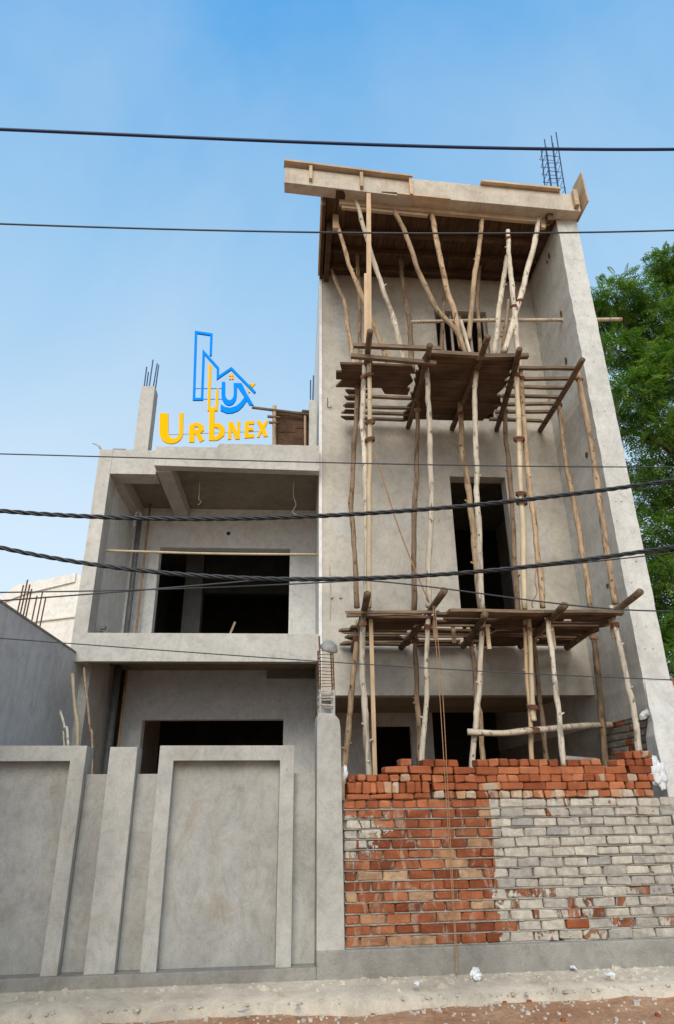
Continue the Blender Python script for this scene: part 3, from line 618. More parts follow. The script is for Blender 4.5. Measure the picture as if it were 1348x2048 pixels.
# ------------------------------------------------------------------ roof formwork
rf = root('roof_formwork', (2.2, 8.4, 10.2), 'brown timber formwork boards under the tower roof slab', 'formwork')
x = .36; i = 0
while x < XF0-.03:
    w_ = random.uniform(.15, .2); e = min(x+w_, XF0-.02)
    ya = RF(x)+.21; ysp = random.uniform(8.3, 8.9)
    for y0, y1 in ((ya, ysp-.004), (ysp, YW-.006)):
        dz = random.uniform(0, .02)
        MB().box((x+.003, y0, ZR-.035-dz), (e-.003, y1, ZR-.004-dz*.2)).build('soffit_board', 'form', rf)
    x = e
for y, z in ((8.35, .12), (8.75, .12), (9.15, .11)):
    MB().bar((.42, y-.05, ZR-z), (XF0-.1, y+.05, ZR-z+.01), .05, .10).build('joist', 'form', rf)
MB().bar((.56, 7.78, ZR-.06), (4.05, 8.0, ZR-.055), .06, .105).build('ledger', 'formpale', rf)
MB().bar((.60, 7.80, ZR-.14), (2.0, 7.90, ZR-.135), .05, .05).build('ledger', 'formpale', rf)
MB().bar((1.46, 7.66, ZR-.02), (2.32, 7.72, ZR-.02), .16, .03).build('plank', 'formpale', rf)
MB().bar((.5, 7.72, ZR+.0), (1.5, 7.74, ZR+.0), .28, .03).build('plank', 'form', rf)
for a, b_, wd in (((-.32, RF(-.3)-.02, 10.70), (1.72, RF(1.72)-.02, 10.625), .14),): MB().bar(a, b_, wd, .032).build('top_board', 'formpale', rf)
MB().bar((2.86, RF(2.9)-.02, 10.69), (4.2, RF(4.2)-.02, 10.69), .12, .04).build('top_board', 'formpale', rf)
for x_, zt, zb in ((.10, 10.66, 10.38), (.90, 10.63, 10.32), (1.69, 10.60, 10.25)):
    MB().box((x_-.025, RF(x_)-.07, zb), (x_+.025, RF(x_)-.004, zt)).build('cleat', 'formpale', rf)
b = MB(); P = [np.array((4.545, 7.96, 11.01)), np.array((4.545, 7.62, 10.97)), np.array((4.545, 7.60, 10.30)), np.array((4.545, 8.05, 10.31))]
b.prism(P, (.022, 0, 0)); b.build('end_sheet', 'ply', rf)
MB().box((4.40, RF(4.4)-.09, 10.34), (4.47, RF(4.4)-.006, 10.68)).build('cleat', 'formpale', rf)
MB().box((3.97, 7.86, ZR-.16), (4.07, 7.95, ZR-.01)).build('cleat', 'form', rf)
MB().box((3.9, 7.98, ZR-.2), (3.97, 8.04, ZR-.06)).build('cleat', 'formpale', rf)
MB().box((.30, RF(.3)+.21, ZR-.16), (.345, 9.39, ZR+.0)).build('side_board', 'form', rf)
for y0, y1 in ((7.78, 8.5), (8.5, 9.36)):
    MB().box((.27, y0, ZR-.11), (.298, y1-.01, ZR+.16)).build('side_board', 'ply', rf)
MB().box((.47, 8.02, ZR-.34), (.565, 8.09, ZR-.04)).build('hanger', 'formpale', rf)
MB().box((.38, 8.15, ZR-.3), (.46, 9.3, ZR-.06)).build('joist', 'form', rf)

# ================================================================== SCAFFOLD POLES
def lash(parent, p, r_, d=Vector((0, 0, 1)), n=4, mat='rope'):
    p = Vector(p); u = d.cross(Vector((0, 1, .01))).normalized(); v_ = d.cross(u); b = MB(); q = []
    for k in range(n*10+1):
        a = 2*math.pi*k/10; q.append(p + (u*math.cos(a)+v_*math.sin(a))*(r_*1.0+.005+.004*mnoise.noise(Vector((k*.7, p.x*9, 1)))) + d*((k/10-n/2)*.011+.010*math.sin(a+p.x*5)))
    b.tube(q, .0065, 5)
    for sg in (0, 1): e = Vector((random.uniform(-.03, .03), -r_*1.2, -random.uniform(.03, .09))); b.tube([p+Vector((0, -r_*1.05, 0)), p+e*.5+Vector((0, -r_*.6, 0)), p+e], .004, 4)   # loose ends
    return b.build('lashing', mat, parent, smooth=True)
def pole(label, pts, w_, Yt, Yb, mat, group, ground=False, lashes=(), name='scaffold_pole', sub=9, taper=.12, square=False, wob=.22, pair=None):
    """pts: photo points from the top down, Y running from Yt to Yb"""
    n_ = len(pts); P = []
    for i, (x, y) in enumerate(pts):
        f = (y-pts[0][1])/(pts[-1][1]-pts[0][1]+1e-9); P.append(atY(x, y, Yt+(Yb-Yt)*f))
    if ground:
        a, c_ = P[-2], P[-1]; d = (c_-a)/max(1e-6, (a[2]-c_[2])); d[:2] *= .5; P.append(c_+d*(c_[2]-ground if ground is not True else c_[2]))
    S = spline(P, sub)
    sd_ = pts[0][0]*.37; am = .5 if mat == 'bamboo' else 1.
    S = [s + am*np.array([.013*mnoise.noise(Vector((sd_, s[2]*2.6, 0))) + .007*mnoise.noise(Vector((sd_, s[2]*7, 3))), .016*mnoise.noise(Vector((s[2]*2, sd_, 5))), 0]) for i, s in enumerate(S)] if not square else S
    rad = []
    for i, s in enumerate(S):
        f = i/(len(S)-1); rad.append(.88*pxr(w_, s)*(1-taper+2*taper*f)*(1 + ((.13*mnoise.noise(Vector((s[2]*6, sd_, 1))) + .22*max(0, mnoise.noise(Vector((s[2]*11, sd_, 9)))-.25)*(0 if mat == 'bamboo' else 1)) if not square else 0)))
    b = MB()
    if square:
        for i in range(len(P)-1): pass
        b.bar(P[0], P[-1], 2*rad[0], 2*rad[0]*.8, (0, 1, 0))
    else: b.tube(S[::-1], rad[::-1], 9, wob=wob)
    o = b.build(name, mat, smooth=not square); tag(o, label, 'pole', group)
    if not square and mat != 'bamboo' and len(S) > 12 and w_ > 8:
        for _ in range(random.randint(1, 3)):
            i = random.randrange(4, len(S)-4); a = random.uniform(2.6, 6.8); d = np.array([math.cos(a), -abs(math.sin(a)), .5]); q = MB()
            q.tube([S[i]+d*rad[i]*.6, S[i]+d*rad[i]*random.uniform(1.4, 2.1)], [rad[i]*.42, rad[i]*.28], 6); q.build('branch_stub', mat, o)
    if mat == 'bamboo':
        for i in range(4, len(S)-1, 7):
            q = MB(); s = Vector(S[i]); q.tube([s-Vector((0, 0, .006)), s, s+Vector((0, 0, .006))], [rad[i]*1.02, rad[i]*1.14, rad[i]*1.02], 9); q.build('node_ring', 'bamboo', o, smooth=True)
    if group in (G1, G2) and not square and w_ > 9:     # tied where the pole meets the log above it
        k = min(len(S)-2, 3); lash(o, S[k], rad[k]*1.25, n=random.choice([3, 4, 5]), mat=random.choice(['rope', 'cord']))
    for y in lashes:
        i = min(range(len(S)), key=lambda k: abs(pys(S[k])-y)); lash(o, S[i], rad[i]*1.05 if not pair else rad[i]*1.9)
    return o
def pys(p): v = np.array(p)-CAMP; return 1024-F*(v @ UP)/(v @ FW)
G1, G2, G3 = 'scaffold poles under the lower platform', 'scaffold poles between the two platforms', 'timber props under the roof formwork'
YFp, YBp = 7.82, 9.05
pole('white peeled pole paired with a sawn post, leftmost front pole under the lower platform', [(727, 1222), (724, 1300), (728, 1400), (738, 1553)], 14, YFp, YFp, 'pole_pale', G1, True)
pole('straight sawn post beside the white peeled pole, left end of the lower platform', [(741, 1220), (750, 1556)], 10, YFp+.02, YFp+.02, 'sawn', G1, .0, name='timber_post', square=True)
pole('grey pole leaning left behind the gate pillar', [(718, 1240), (707, 1350), (697, 1470), (688, 1548)], 14, 8.4, 8.6, 'pole_tan', G1, True)
pole('pale knotty front pole above the brick wall\'s left stepped bricks', [(856, 1222), (852, 1316), (854, 1360), (853, 1415), (849, 1453), (843, 1529)], 12, YFp, YFp, 'pole_pale', G1, True)
pole('brown pole just behind the pale knotty pole over the stepped bricks', [(831, 1252), (832, 1338), (832, 1394), (838, 1449), (840, 1520)], 12, 8.6, 8.5, 'pole_brown', G1, True)
pole('white front pole leaning left where the top brick course has its gap', [(967, 1225), (961, 1325), (956, 1399), (953, 1437), (945, 1540)], 13, YFp, YFp, 'pole_pale', G1, True)
pole('brown pole crossing behind the white pole at the brick gap', [(937, 1255), (949, 1330), (952, 1399), (961, 1437), (967, 1525)], 11, 8.8, 8.6, 'pole_tan', G1, True)
pole('tan post tied into the roped double post under the lower platform', [(1050, 1222), (1053, 1320), (1059, 1425), (1063, 1525)], 10, YFp+.05, YFp+.05, 'sawn', G1, True)
pole('bamboo half of the roped double post, cut short above the rail', [(1058, 1222), (1062, 1330), (1065, 1415), (1068, 1442)], 11, YFp, YFp, 'bamboo', G1, lashes=(1417,), pair=1)
pole('grey pole leaning right behind the roped double post', [(1066, 1265), (1070, 1314), (1078, 1390), (1094, 1520)], 11, 8.8, 8.6, 'pole_brown', G1, True)
pole('crooked pale pole footed on the top course of the brick wall', [(1096, 1228), (1097, 1264), (1108, 1352), (1118, 1425), (1122, 1468), (1127, 1532)], 12, 7.7, 7.22, 'pole_pale', G1)
pole('straight brown pole, second from the right under the lower platform', [(1184, 1250), (1193, 1325), (1198, 1380), (1205, 1450), (1213, 1540)], 14, 8.9, 8.7, 'pole_brown', G1, True)
pole('rightmost pale pole standing on the brick wall beside the end pillar', [(1222, 1212), (1246, 1325), (1256, 1370), (1268, 1422), (1279, 1509)], 13, 7.7, 7.35, 'pole_pale', G1)
P = [atY(x, y, Y) for x, y, Y in ((935, 1464, 7.74), (1003, 1467, 7.72), (1063, 1461, 7.76), (1116, 1456, 7.95), (1178, 1451, 8.6), (1228, 1450, 9.1))]
S = spline(P, 5); b = MB(); b.tube(S, [pxr(12, s)*(1+.12*mnoise.noise(Vector(s*7))) for s in S], 9, wob=.25); o = b.build('rail_pole', 'rail', smooth=True)
tag(o, 'crooked horizontal rail tied across the poles above the brick wall', 'rail'); lash(o, atY(1067, 1461, 7.79), .065, n=5)

pole('thin brown pole, leftmost between the platforms', [(717, 735), (711, 850), (708, 900), (703, 1011), (708, 1094), (714, 1216)], 11, 8.3, 8.4, 'pole_brown', G2)
pole('weathered white pole at the left end, tied to a bamboo', [(730, 708), (725, 840), (729, 900), (732, 1000), (734, 1100), (734, 1222)], 13, YFp, YFp, 'pole_pale', G2)
pole('bamboo with red lashings beside the weathered white pole', [(738, 700), (739, 780), (740, 880), (738, 1000), (738, 1215)], 11, YFp-.08, YFp-.06, 'bamboo', G2, lashes=(751, 846, 882), pair=1)
pole('brown back pole left of the pale wavy pole', [(837, 790), (834, 880), (833, 960), (829, 1011), (828, 1222)], 11, 8.7, 8.7, 'pole_brown', G2)
pole('pale wavy front pole, second post from the left between the platforms', [(853, 705), (854, 740), (857, 790), (860, 860), (861, 900), (862, 1039), (857, 1144), (857, 1215)], 12, YFp, YFp, 'pole_pale', G2)
pole('tan pole slanting across the dark doorway from upper left', [(921, 800), (923, 885), (928, 925), (935, 965), (944, 1039), (961, 1218)], 13, 8.7, 8.2, 'pole_tan', G2)
pole('pale pole running down the middle of the dark doorway', [(953, 718), (949, 796), (951, 862), (953, 930), (954, 983), (958, 1066), (964, 1218)], 12, YFp, YFp, 'pole_pale', G2)
pole('dark brown pole along the doorway\'s right jamb', [(1009, 790), (1011, 880), (1016, 920), (1024, 1011), (1030, 1122), (1036, 1225)], 11, 8.9, 8.8, 'pole_brown', G2)
pole('bamboo standing right of the doorway with red lashings', [(1031, 715), (1036, 820), (1039, 900), (1045, 1040), (1049, 1218)], 12, YFp-.05, YFp-.05, 'bamboo', G2, lashes=(880, 990, 1005), pair=1)
pole('crooked peeling pole tied beside the bamboo right of the doorway', [(1040, 725), (1046, 820), (1052, 900), (1060, 985), (1069, 1039), (1077, 1122), (1087, 1216)], 12, YFp+.03, YFp, 'pole_tan', G2)
pole('thin bent pole, second from the right between the platforms', [(1115, 795), (1122, 840), (1127, 900), (1138, 960), (1149, 1011), (1166, 1111), (1180, 1215)], 11, 8.7, 8.6, 'pole_tan', G2)
pole('rough barked pole nearest the fin wall', [(1155, 735), (1167, 807), (1178, 870), (1185, 905), (1195, 970), (1203, 1020), (1213, 1094), (1230, 1208)], 13, 7.95, YFp, 'pole_tan', G2)

pole('tall straight sawn prop at the left end of the upper platform', [(737, 372), (738, 668)], 11, 7.62, 7.62, 'sawn', G3, name='timber_prop', square=True)
pole('short sawn timber spliced to the tall straight prop', [(731, 548), (731, 690)], 7, 7.60, 7.60, 'sawn', G3, name='timber_prop', square=True)
PR = dict(name='timber_prop')
pole('smooth pale prop slanting right past the tall sawn prop', [(709, 392), (728, 456), (751, 534), (775, 603), (793, 660), (807, 722)], 11, 7.75, 8.2, 'pole_pale', G3, **PR)
pole('pale prop slanting from the left hanger block, thinning to the right', [(675, 448), (697, 524), (711, 559), (728, 603), (744, 642), (782, 740)], 10, 8.05, 8.5, 'pole_tan', G3, **PR)
pole('short dark prop behind the crossing of the left props', [(713, 478), (716, 554), (719, 600), (719, 650), (722, 735)], 9, 8.8, 8.6, 'pole_brown', G3, **PR)
pole('crooked prop leaning on the tower\'s left edge', [(655, 525), (667, 549), (687, 598), (693, 630), (697, 657), (709, 735)], 9, 9.2, 8.5, 'pole_tan', G3, **PR)
pole('long bent prop sweeping across the top window', [(779, 396), (787, 420), (800, 446), (819, 490), (846, 564), (878, 622), (912, 662), (934, 710)], 11, 7.85, 7.9, 'pole_tan', G3, **PR)
pole('prop meeting the long bent prop\'s foot in front of the top window', [(858, 407), (866, 440), (873, 480), (893, 573), (908, 625), (924, 695)], 12, 7.9, 7.95, 'pole_tan', G3, **PR)
pole('short white stake at the feet of the two crossing props', [(922, 642), (930, 670), (940, 708)], 8, 7.85, 7.82, 'pole_pale', G3, **PR)
pole('brown back prop left of the top window', [(800, 500), (807, 573), (817, 632), (821, 680), (825, 740)], 11, 8.9, 8.6, 'pole_brown', G3, **PR)
pole('pale prop leaning left above the upper putlog', [(967, 409), (962, 460), (956, 505), (944, 603), (938, 680)], 11, 7.95, 8.0, 'pole_tan', G3, **PR)
pole('thin brown prop at the right side of the top window', [(959, 532), (955, 603), (958, 650), (962, 715)], 9, 8.9, 8.6, 'pole_brown', G3, **PR)
pole('thin brown prop at the left side of the top window', [(889, 562), (887, 620), (882, 715)], 9, 8.9, 8.6, 'pole_brown', G3, **PR)
pole('pointed tall pole tied with rope near the fin wall', [(1016, 461), (1018, 510), (1023, 560), (1030, 640), (1036, 708)], 11, 7.95, 7.85, 'pole_pale', G3, lashes=(475, 612), **PR)
pole('straight pale prop leaning left, nearest the fin wall', [(1079, 417), (1076, 445), (1069, 485), (1049, 564), (1030, 632), (1009, 705)], 12, 8.0, 7.85, 'pole_pale', G3, lashes=(600,), **PR)
pole('grey prop half hidden behind the pointed tall pole', [(1014, 512), (1007, 560), (1000, 603), (989, 710)], 11, 8.4, 8.2, 'pole_pale', G3, **PR)
pole('short brown stick bundled at the pointed pole\'s foot', [(1018, 600), (1014, 640), (1004, 708)], 9, 8.0, 8.0, 'pole_brown', G3, **PR)
b = MB(); a_, c_ = np.array(atX(1125, 640, 4.18)), atY(822, 644, 8.55); e_ = a_+np.array([.95, -.06, 0])
S = spline([c_, (c_+a_)/2+np.array([0, 0, .012]), a_, e_], 5); b.tube(S, .029, 9, wob=.12); tag(b.build('rail_pole', 'rail', smooth=True), 'long horizontal pole passing through the fin wall below the roof', 'rail')
for x_, y_, y2 in ((1098, 515, 545),): pass

# ================================================================== PLATFORMS
def putlog(par, tip, back, z, r_=.042, ty=None):
    a = atZ(*tip, z)
    if a[1] < 7.12: a = atY(*tip, 7.12)
    c_ = np.array(atZ(*back, z)); c_[1] = min(c_[1], 9.38); c_[2] = z-.02
    S = spline([a, a*.6+c_*.4+np.array([.015, 0, .0]), c_], 5); b = MB()
    b.tube(S, [r_*(1+.08*mnoise.noise(Vector(s*4))) for s in S], 9, wob=.15); return b.build('putlog', 'log', par, smooth=True)
def plank(par, x0, x1, y, wd, z, th, mat, name='plank', skew=0., split=False):
    b = MB(); n_ = 9
    for i in range(n_+1):
        f = i/n_; x = x0+(x1-x0)*f; dz = .010*mnoise.noise(Vector((x*1.7, y*5, z))) + th*0; dy = skew*(f-.5) + .006*mnoise.noise(Vector((x*4, y*9, 2)))
        hw = wd/2*(1+.12*mnoise.noise(Vector((x*5, y*7, 9))))
        if split and i >= n_-2: hw *= random.uniform(.5, .8)
        ex = (random.uniform(-.05, .05) if i in (0, n_) else 0)
        b.v += [(x+ex, y-hw+dy, z+dz), (x-ex, y+hw+dy, z+dz), (x-ex, y+hw+dy, z+th+dz), (x+ex, y-hw+dy, z+th+dz)]
    b.f = [(i*4+k, i*4+(k+1) % 4, i*4+4+(k+1) % 4, i*4+4+k) for i in range(n_) for k in range(4)] + [(3, 2, 1, 0), (n_*4, n_*4+1, n_*4+2, n_*4+3)]
    return b.build(name, mat, par)
Z1, Z2 = 3.45, 7.10
r1 = root('scaffold_platform', (2.2, 8.4, Z1), 'lower scaffold platform of slats and boards on five round logs', 'scaffold')
for tip, back in (((735, 1188), (705, 1298)), ((889, 1181), (802, 1293)), ((970, 1229), (926, 1290)), ((1129, 1211), (1040, 1290)), ((1281, 1183), (1133, 1293))): putlog(r1, tip, back, Z1)
zp = Z1+.045
def slat_run(par, segs, z):
    for x0, x1, y, wd, th, mat, sk in segs: plank(par, x0, x1, y, wd, z+random.uniform(0, .012), th, mat, skew=sk)
segs = []
XR = 3.9
rows = [7.56, 7.70, 7.85, 8.0, 8.16, 8.32, 8.48, 8.64, 8.80, 8.96, 9.12, 9.28]
for i, y in enumerate(rows):
    if i == 0: segs += [(.58, 1.62, y, .035, .03, 'slat', -.03), (1.75, 2.85, y-.02, .15, .035, 'slat', .02), (2.8, 3.86, y-.01, .13, .035, 'slat', .02)]; continue
    if i == 1: segs += [(.58, 1.45, y, .05, .04, 'slat', -.12), (1.62, 2.7, y, .14, .03, 'slat', .02), (2.5, 3.8, y, .13, .03, 'plank', -.02)]; continue
    a = random.uniform(.55, .68); e1 = random.uniform(1.35, 1.7); e2 = random.uniform(2.2, 2.5); e3 = random.uniform(3.0, 3.35)
    w_ = lambda: random.choice([.05, .06, .12, .14])
    segs.append((.80 if i in (2, 3, 4) else a, e1, y, .15 if i in (2, 3, 4, 5) else w_(), .03, 'plank' if i in (2, 3, 4, 5) else 'slat', random.uniform(-.05, .05)))
    if random.random() < .9: segs.append((e1+random.uniform(.0, .15), e2, y+.02, w_(), .03, random.choice(['plank', 'slat']), random.uniform(-.04, .04)))
    segs.append((e2+random.uniform(.0, .1), e3, y, w_()+.03, .03, 'plank', random.uniform(-.03, .03)))
    segs.append((e3+random.uniform(0, .1), 3.9, y+.01, w_()+.02, .03, 'plank', random.uniform(-.03, .03)))
slat_run(r1, segs, zp)
for (x, y, Y) in ((720, 1252, 7.9), (1222, 1245, 7.74), (906, 1255, 8.2), (868, 1245, 7.86), (1104, 1265, 7.78), (975, 1265, 7.8)):    # short sawn cleats nailed below
    p = atY(x, y, Y); MB().box((p[0]-.022, p[1]-.02, p[2]-.2), (p[0]+.022, p[1]+.01, p[2]+.07)).build('cleat', 'formpale' if x > 860 else 'slat', r1)
r2 = root('scaffold_platform', (2.2, 8.4, Z2), 'upper scaffold platform of wide dark boards with open slats at its sides', 'scaffold')
for tip, back in (((740, 662), (712, 845)), ((860, 690), (816, 853)), ((976, 673), (904, 856)), ((1039, 698), (993, 858)), ((1165, 719), (1076, 865))): putlog(r2, tip, back, Z2)
zq = Z2+.045; segs = []
for i, y in enumerate(np.arange(7.62, 9.3, .19)):
    a = random.uniform(1.62, 1.72)
    segs.append((a, random.uniform(2.98, 3.1), y, .18, .032, 'plank', random.uniform(-.02, .02)))
    if i in (1, 2, 3): segs.append((.50+.06*(i % 2), 1.6, y+.08, .19, .035, 'plank', .0))
    if i == 4: segs.append((1.22, 1.62, y+.05, .17, .035, 'plank', .02))
slat_run(r2, segs, zq)
for y in (8.62, 8.9, 9.08, 9.25): plank(r2, .72+random.uniform(-.05, .05), 1.72, y, .06, zq, .035, 'slat', 'slat', .02)
for y in (7.78, 8.04, 8.26, 8.5, 8.72, 8.95, 9.2): plank(r2, 3.02+random.uniform(-.05, .15), 3.98+random.uniform(-.05, .08), y, .055, zq, .04, 'slat', 'slat', random.uniform(-.06, .03))
for y in (8.45, 8.62, 8.8, 9.0, 9.2): plank(r2, .68, .98, y, .09, zq-.03, .03, 'plank', 'slat')
def stick(par, a, c_, wpx, mat='slat', name='slat'):
    b = MB(); b.bar(a, c_, 2*pxr(wpx, a), 2*pxr(wpx, a)*.9); return b.build(name, mat, par)
stick(r2, atY(707, 691, 7.5), atY(881, 698, 7.55), 9); stick(r2, atY(702, 712, 7.52), atY(872, 727, 7.6), 9); stick(r2, atY(860, 705, 7.5), atY(957, 711, 7.5), 9)
stick(r2, atY(952, 714, 7.52), atY(1056, 712, 7.55), 10)
p = atY(1049, 712, 7.5)

# small things on and around the scaffold
for i, (x0, y0, x1, y1, Y0, Y1, mat, r_, lab) in enumerate((
        (750, 905, 858, 1205, 7.75, 7.78, 'cord', .009, 'slanting cord from the bamboo down to the lower platform'),)):
    S = spline([atY(x0, y0, Y0), atY((x0+x1)/2-4, (y0+y1)/2+8, (Y0+Y1)/2), atY(x1, y1, Y1)], 6); b = MB(); b.tube(S, r_, 6); tag(b.build('cord', mat, smooth=True), lab, 'cord')
b = MB()
for dx in (0, .022):
    S = spline([atY(866, 1212, 7.3)+np.array([dx, 0, 0]), atY(880, 1400, 7.2)+np.array([dx*1.5, 0, 0]), atW(895, 1640, -.01)+np.array([dx*.8, 0, 0]), atW(911, 1900, -.05)+np.array([dx*.4, 0, 0]), np.append(atW(913, 1966, -.07)[:2], .075)], 6); b.tube(S, .0042, 6)
tag(b.build('plumb_cord', 'cord', smooth=True), 'double tan cord hanging from the lower platform down the brick wall', 'cord')
# twisted peeling cord at the crooked pole's foot
b = MB(); S = spline([atY(1075, 1120, 7.75), atY(1070, 1160, 7.7), atY(1074, 1185, 7.72), atY(1064, 1205, 7.74), atY(1066, 1216, 7.76)], 6); b.tube(S, .008, 6)
tag(b.build('cord', 'cord', smooth=True), 'short frayed cord hanging on the crooked peeling pole', 'cord')

# ================================================================== LEFT HOUSE (two storeys)
rh = root('balcony_house', (-1.4, 10.5, 0), 'grey plastered two-storey house with open balcony left of the tower', 'house')
YH, YB = 9.4, 11.25
OP = lambda x, y: atY(x, y, YB)
XO, XI = -3.135, -2.93
MB().box((XO, YH, 3.285), (XI, YH+.35, 6.59)).build('column', 'house', rh, bevel=.006)
MB().box((-2.96, YH-.004, 3.288), (XL-.013, YH+.15, 3.685)).build('balcony_edge', 'house', rh, bevel=.006, jitter=.006)
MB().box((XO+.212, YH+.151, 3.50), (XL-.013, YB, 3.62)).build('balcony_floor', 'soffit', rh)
MB().box((XI+.002, YH+.002, 6.17), (-2.235, YH+.352, 6.588)).build('lintel', 'house', rh)
b = MB(); n_ = 60; z0 = 6.2
for i in range(n_+1):
    x = -2.225+(XL-.013+2.225)*i/n_; step = 6.552 if x < -1.27 else 6.62
    z = step+.012*mnoise.noise(Vector((x*6, 1, 1)))+.010*mnoise.noise(Vector((x*17, 1, 1)))
    zb = 6.222-.045*(x+2.2)/2.5
    b.v += [(x, 9.2, zb), (x, 9.2, z), (x, 9.36, z), (x, 9.36, zb)]
b.f = [(i*4+k, i*4+(k+1) % 4, i*4+4+(k+1) % 4, i*4+4+k) for i in range(n_) for k in range(4)] + [(3, 2, 1, 0), tuple(n_*4+k for k in range(4))]
b.build('parapet', 'house', rh)
MB().box((-2.20, 9.362, 6.395), (XL-.013, 9.7, 6.54)).build('roof_edge', 'house', rh)
MB().box((-2.95, 9.701, 6.40), (XL-.013, 15.4, 6.54)).build('roof_slab', 'soffit', rh)
MB().box((-2.222, 9.362, 6.195), (-1.985, YB-.002, 6.399)).build('beam', 'house', rh)
MB().box((XO+.01, YH+.353, 6.16), (XI+.12, YB-.002, 6.399)).build('side_beam', 'house', rh)
MB().box((XO+.012, YH+.353, 3.5), (XI-.03, YB, 6.159)).build('side_wall', 'inner', rh)
MB().box((XO+.012, YB+.201, 3.62), (XI-.032, 15.199, 6.54)).build('side_wall', 'shaded', rh)
wall_open(XI-.028, XL-.013, 3.621, 6.399, YB, YB+.2, [(OP(320, 1095)[0], OP(580, 1098)[0], 3.622, OP(450, 1096)[2])], 'wall', 'inner', rh)
# room behind the balcony
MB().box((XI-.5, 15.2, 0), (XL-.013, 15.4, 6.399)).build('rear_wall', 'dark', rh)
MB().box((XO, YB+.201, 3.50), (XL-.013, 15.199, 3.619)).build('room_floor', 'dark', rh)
MB().box((-2.25, YB+1.6, 3.45), (-1.9, YB+1.9, 6.399)).build('room_column', 'shaded', rh)
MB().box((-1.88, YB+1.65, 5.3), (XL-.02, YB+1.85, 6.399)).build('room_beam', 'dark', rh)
# ground floor recess
MB().box((XO+.02, YH+.36, 0), (XO+.21, 15.199, 3.499)).build('ground_side_wall', 'house', rh)
wall_open(XI+.13, XL-.013, 0, 3.499, YB, YB+.2, [(OP(285, 1440)[0], OP(567, 1438)[0], 0, OP(420, 1439)[2])], 'ground_wall', 'inner', rh)
MB().box((XI-.03, YB-.0, 0), (XI+.128, YB+.2, 3.499)).build('ground_wall', 'dark', rh)  # corner strip of the same wall, shade put into its colour
MB().box((-.5, YB-.1, 3.36), (XL-.02, YB-.001, 3.498)).build('patch', 'soffit', rh)
# dark disc painting the conduit hole's shade, drain pipes
b = MB(); b.tube([OP(457, 1067)-np.array([0, .012, 0]), OP(457, 1067)+np.array([0, .02, 0])], .035, 14); b.build('conduit_hole_paint', 'dark', rh)
for nm, pts, r_, mt in (('drain_pipe', [(-2.78, 10.9, 6.05), (-2.78, 10.9, 3.47)], .045, 'pvc'), ('rust_pipe', [(-2.66, 11.05, 6.39), (-2.66, 11.05, 3.47)], .02, 'rustpipe'), ('rust_pipe', [(-2.70, 10.9, 3.49), (-2.70, 10.9, .05)], .022, 'rustpipe'), ('drain_pipe', [(-2.83, 10.85, 3.49), (-2.83, 10.85, .05)], .06, 'pvc')):
    b = MB(); b.tube(spline(pts, 4), r_, 10); b.build(nm, mt, rh, smooth=True)
b = MB(); b.tube(spline([(-2.78, 10.82, 3.95), (-2.86, 10.72, 3.88), (-2.88, 10.70, 3.6), (-2.9, 10.7, 3.46)], 5), .035, 10); b.build('drain_pipe', 'pvc', rh, smooth=True)
b = MB(); b.tube(spline([(-2.72, 10.78, 6.02), (-2.76, 10.75, 6.1), (-2.82, 10.76, 6.08), (-2.83, 10.78, 5.85)], 5), .018, 8); b.build('pipe_bend', 'paper', rh, smooth=True)
# roof stub columns with starter bars
for (x0, x1, y0, z1, bars, lean) in ((-2.735, -2.50, 9.8, 8.05, ((.04, .04), (.12, .05), (.19, .04), (.04, .19), (.19, .2)), .0), (.14, .27, 9.75, 7.82, ((.02, .03), (.06, .12)), 0)):
    b = MB(); b.box((x0, y0, 6.54), (x1, y0+.26, z1)); stc = b.build('stub_column', 'house', rh, bevel=.01)
    for i, (dx, dy) in enumerate(bars): MB().tube([(x0+dx, y0+dy, z1-.1), (x0+dx+.012*(i % 3), y0+dy, z1+.42+.08*((i*5) % 3))], .011, 6).build('rebar', 'steel', stc)
# small rubble on roof edge and balcony
for (x, y, z, sx, sy, sz, r_) in ((-2.85, 9.5, 6.60, .2, .12, .03, .1), (-2.62, 9.5, 6.6, .12, .1, .02, -.2)):
    b = MB(); b.box((x-sx/2, y-sy/2, z), (x+sx/2, y+sy/2, z+sz)); tag(b.build('broken_slab', 'plinth', jitter=.01), 'flat broken slab on the house roof edge, ' + ('the larger, dark one' if sx > .15 else 'the smaller one by the stub column'), 'rubble', 'rubble on the roof edge')
b = MB(); P0 = atY(200, 897, 9.45); b.tube(spline([P0, P0+np.array([-.05, 0, .06]), P0+np.array([-.13, 0, .09])], 4), .009, 6); b.tube(spline([P0+np.array([.02, 0, -.02]), P0+np.array([-.02, 0, .05])], 3), .012, 6)
tag(b.build('twig', 'cemsteel', smooth=True), 'grey bent stick poking out at the roof corner of the balcony house', 'stick')
b = MB(); b.tube(spline([atY(212, 1101, 9.62), atY(420, 1107, 9.64), atY(637, 1109, 9.62)], 6), .019, 9, wob=.1); tag(b.build('bamboo_rod', 'bamboo', smooth=True), 'thin pale bamboo rod spanning the open balcony', 'rod')
for x, ya, yb, Y, dx, lab in ((400, 958, 1010, 10.1, -4, 'white wire hanging from the balcony ceiling by the beam'), (588, 950, 1030, 10.0, 6, 'longer wavy white wire hanging from the balcony ceiling near the tower')):
    a = atY(x, ya, Y); a[2] = 6.398; S = spline([a, atY(x-1, ya*.5+yb*.5, Y), atY(x+dx*.6, ya*.25+yb*.75, Y), atY(x-dx*.5, yb-6, Y), atY(x+dx, yb, Y)], 5); b = MB(); b.tube(S, .007, 6); tag(b.build('hanging_wire', 'paper', smooth=True), lab, 'wire')
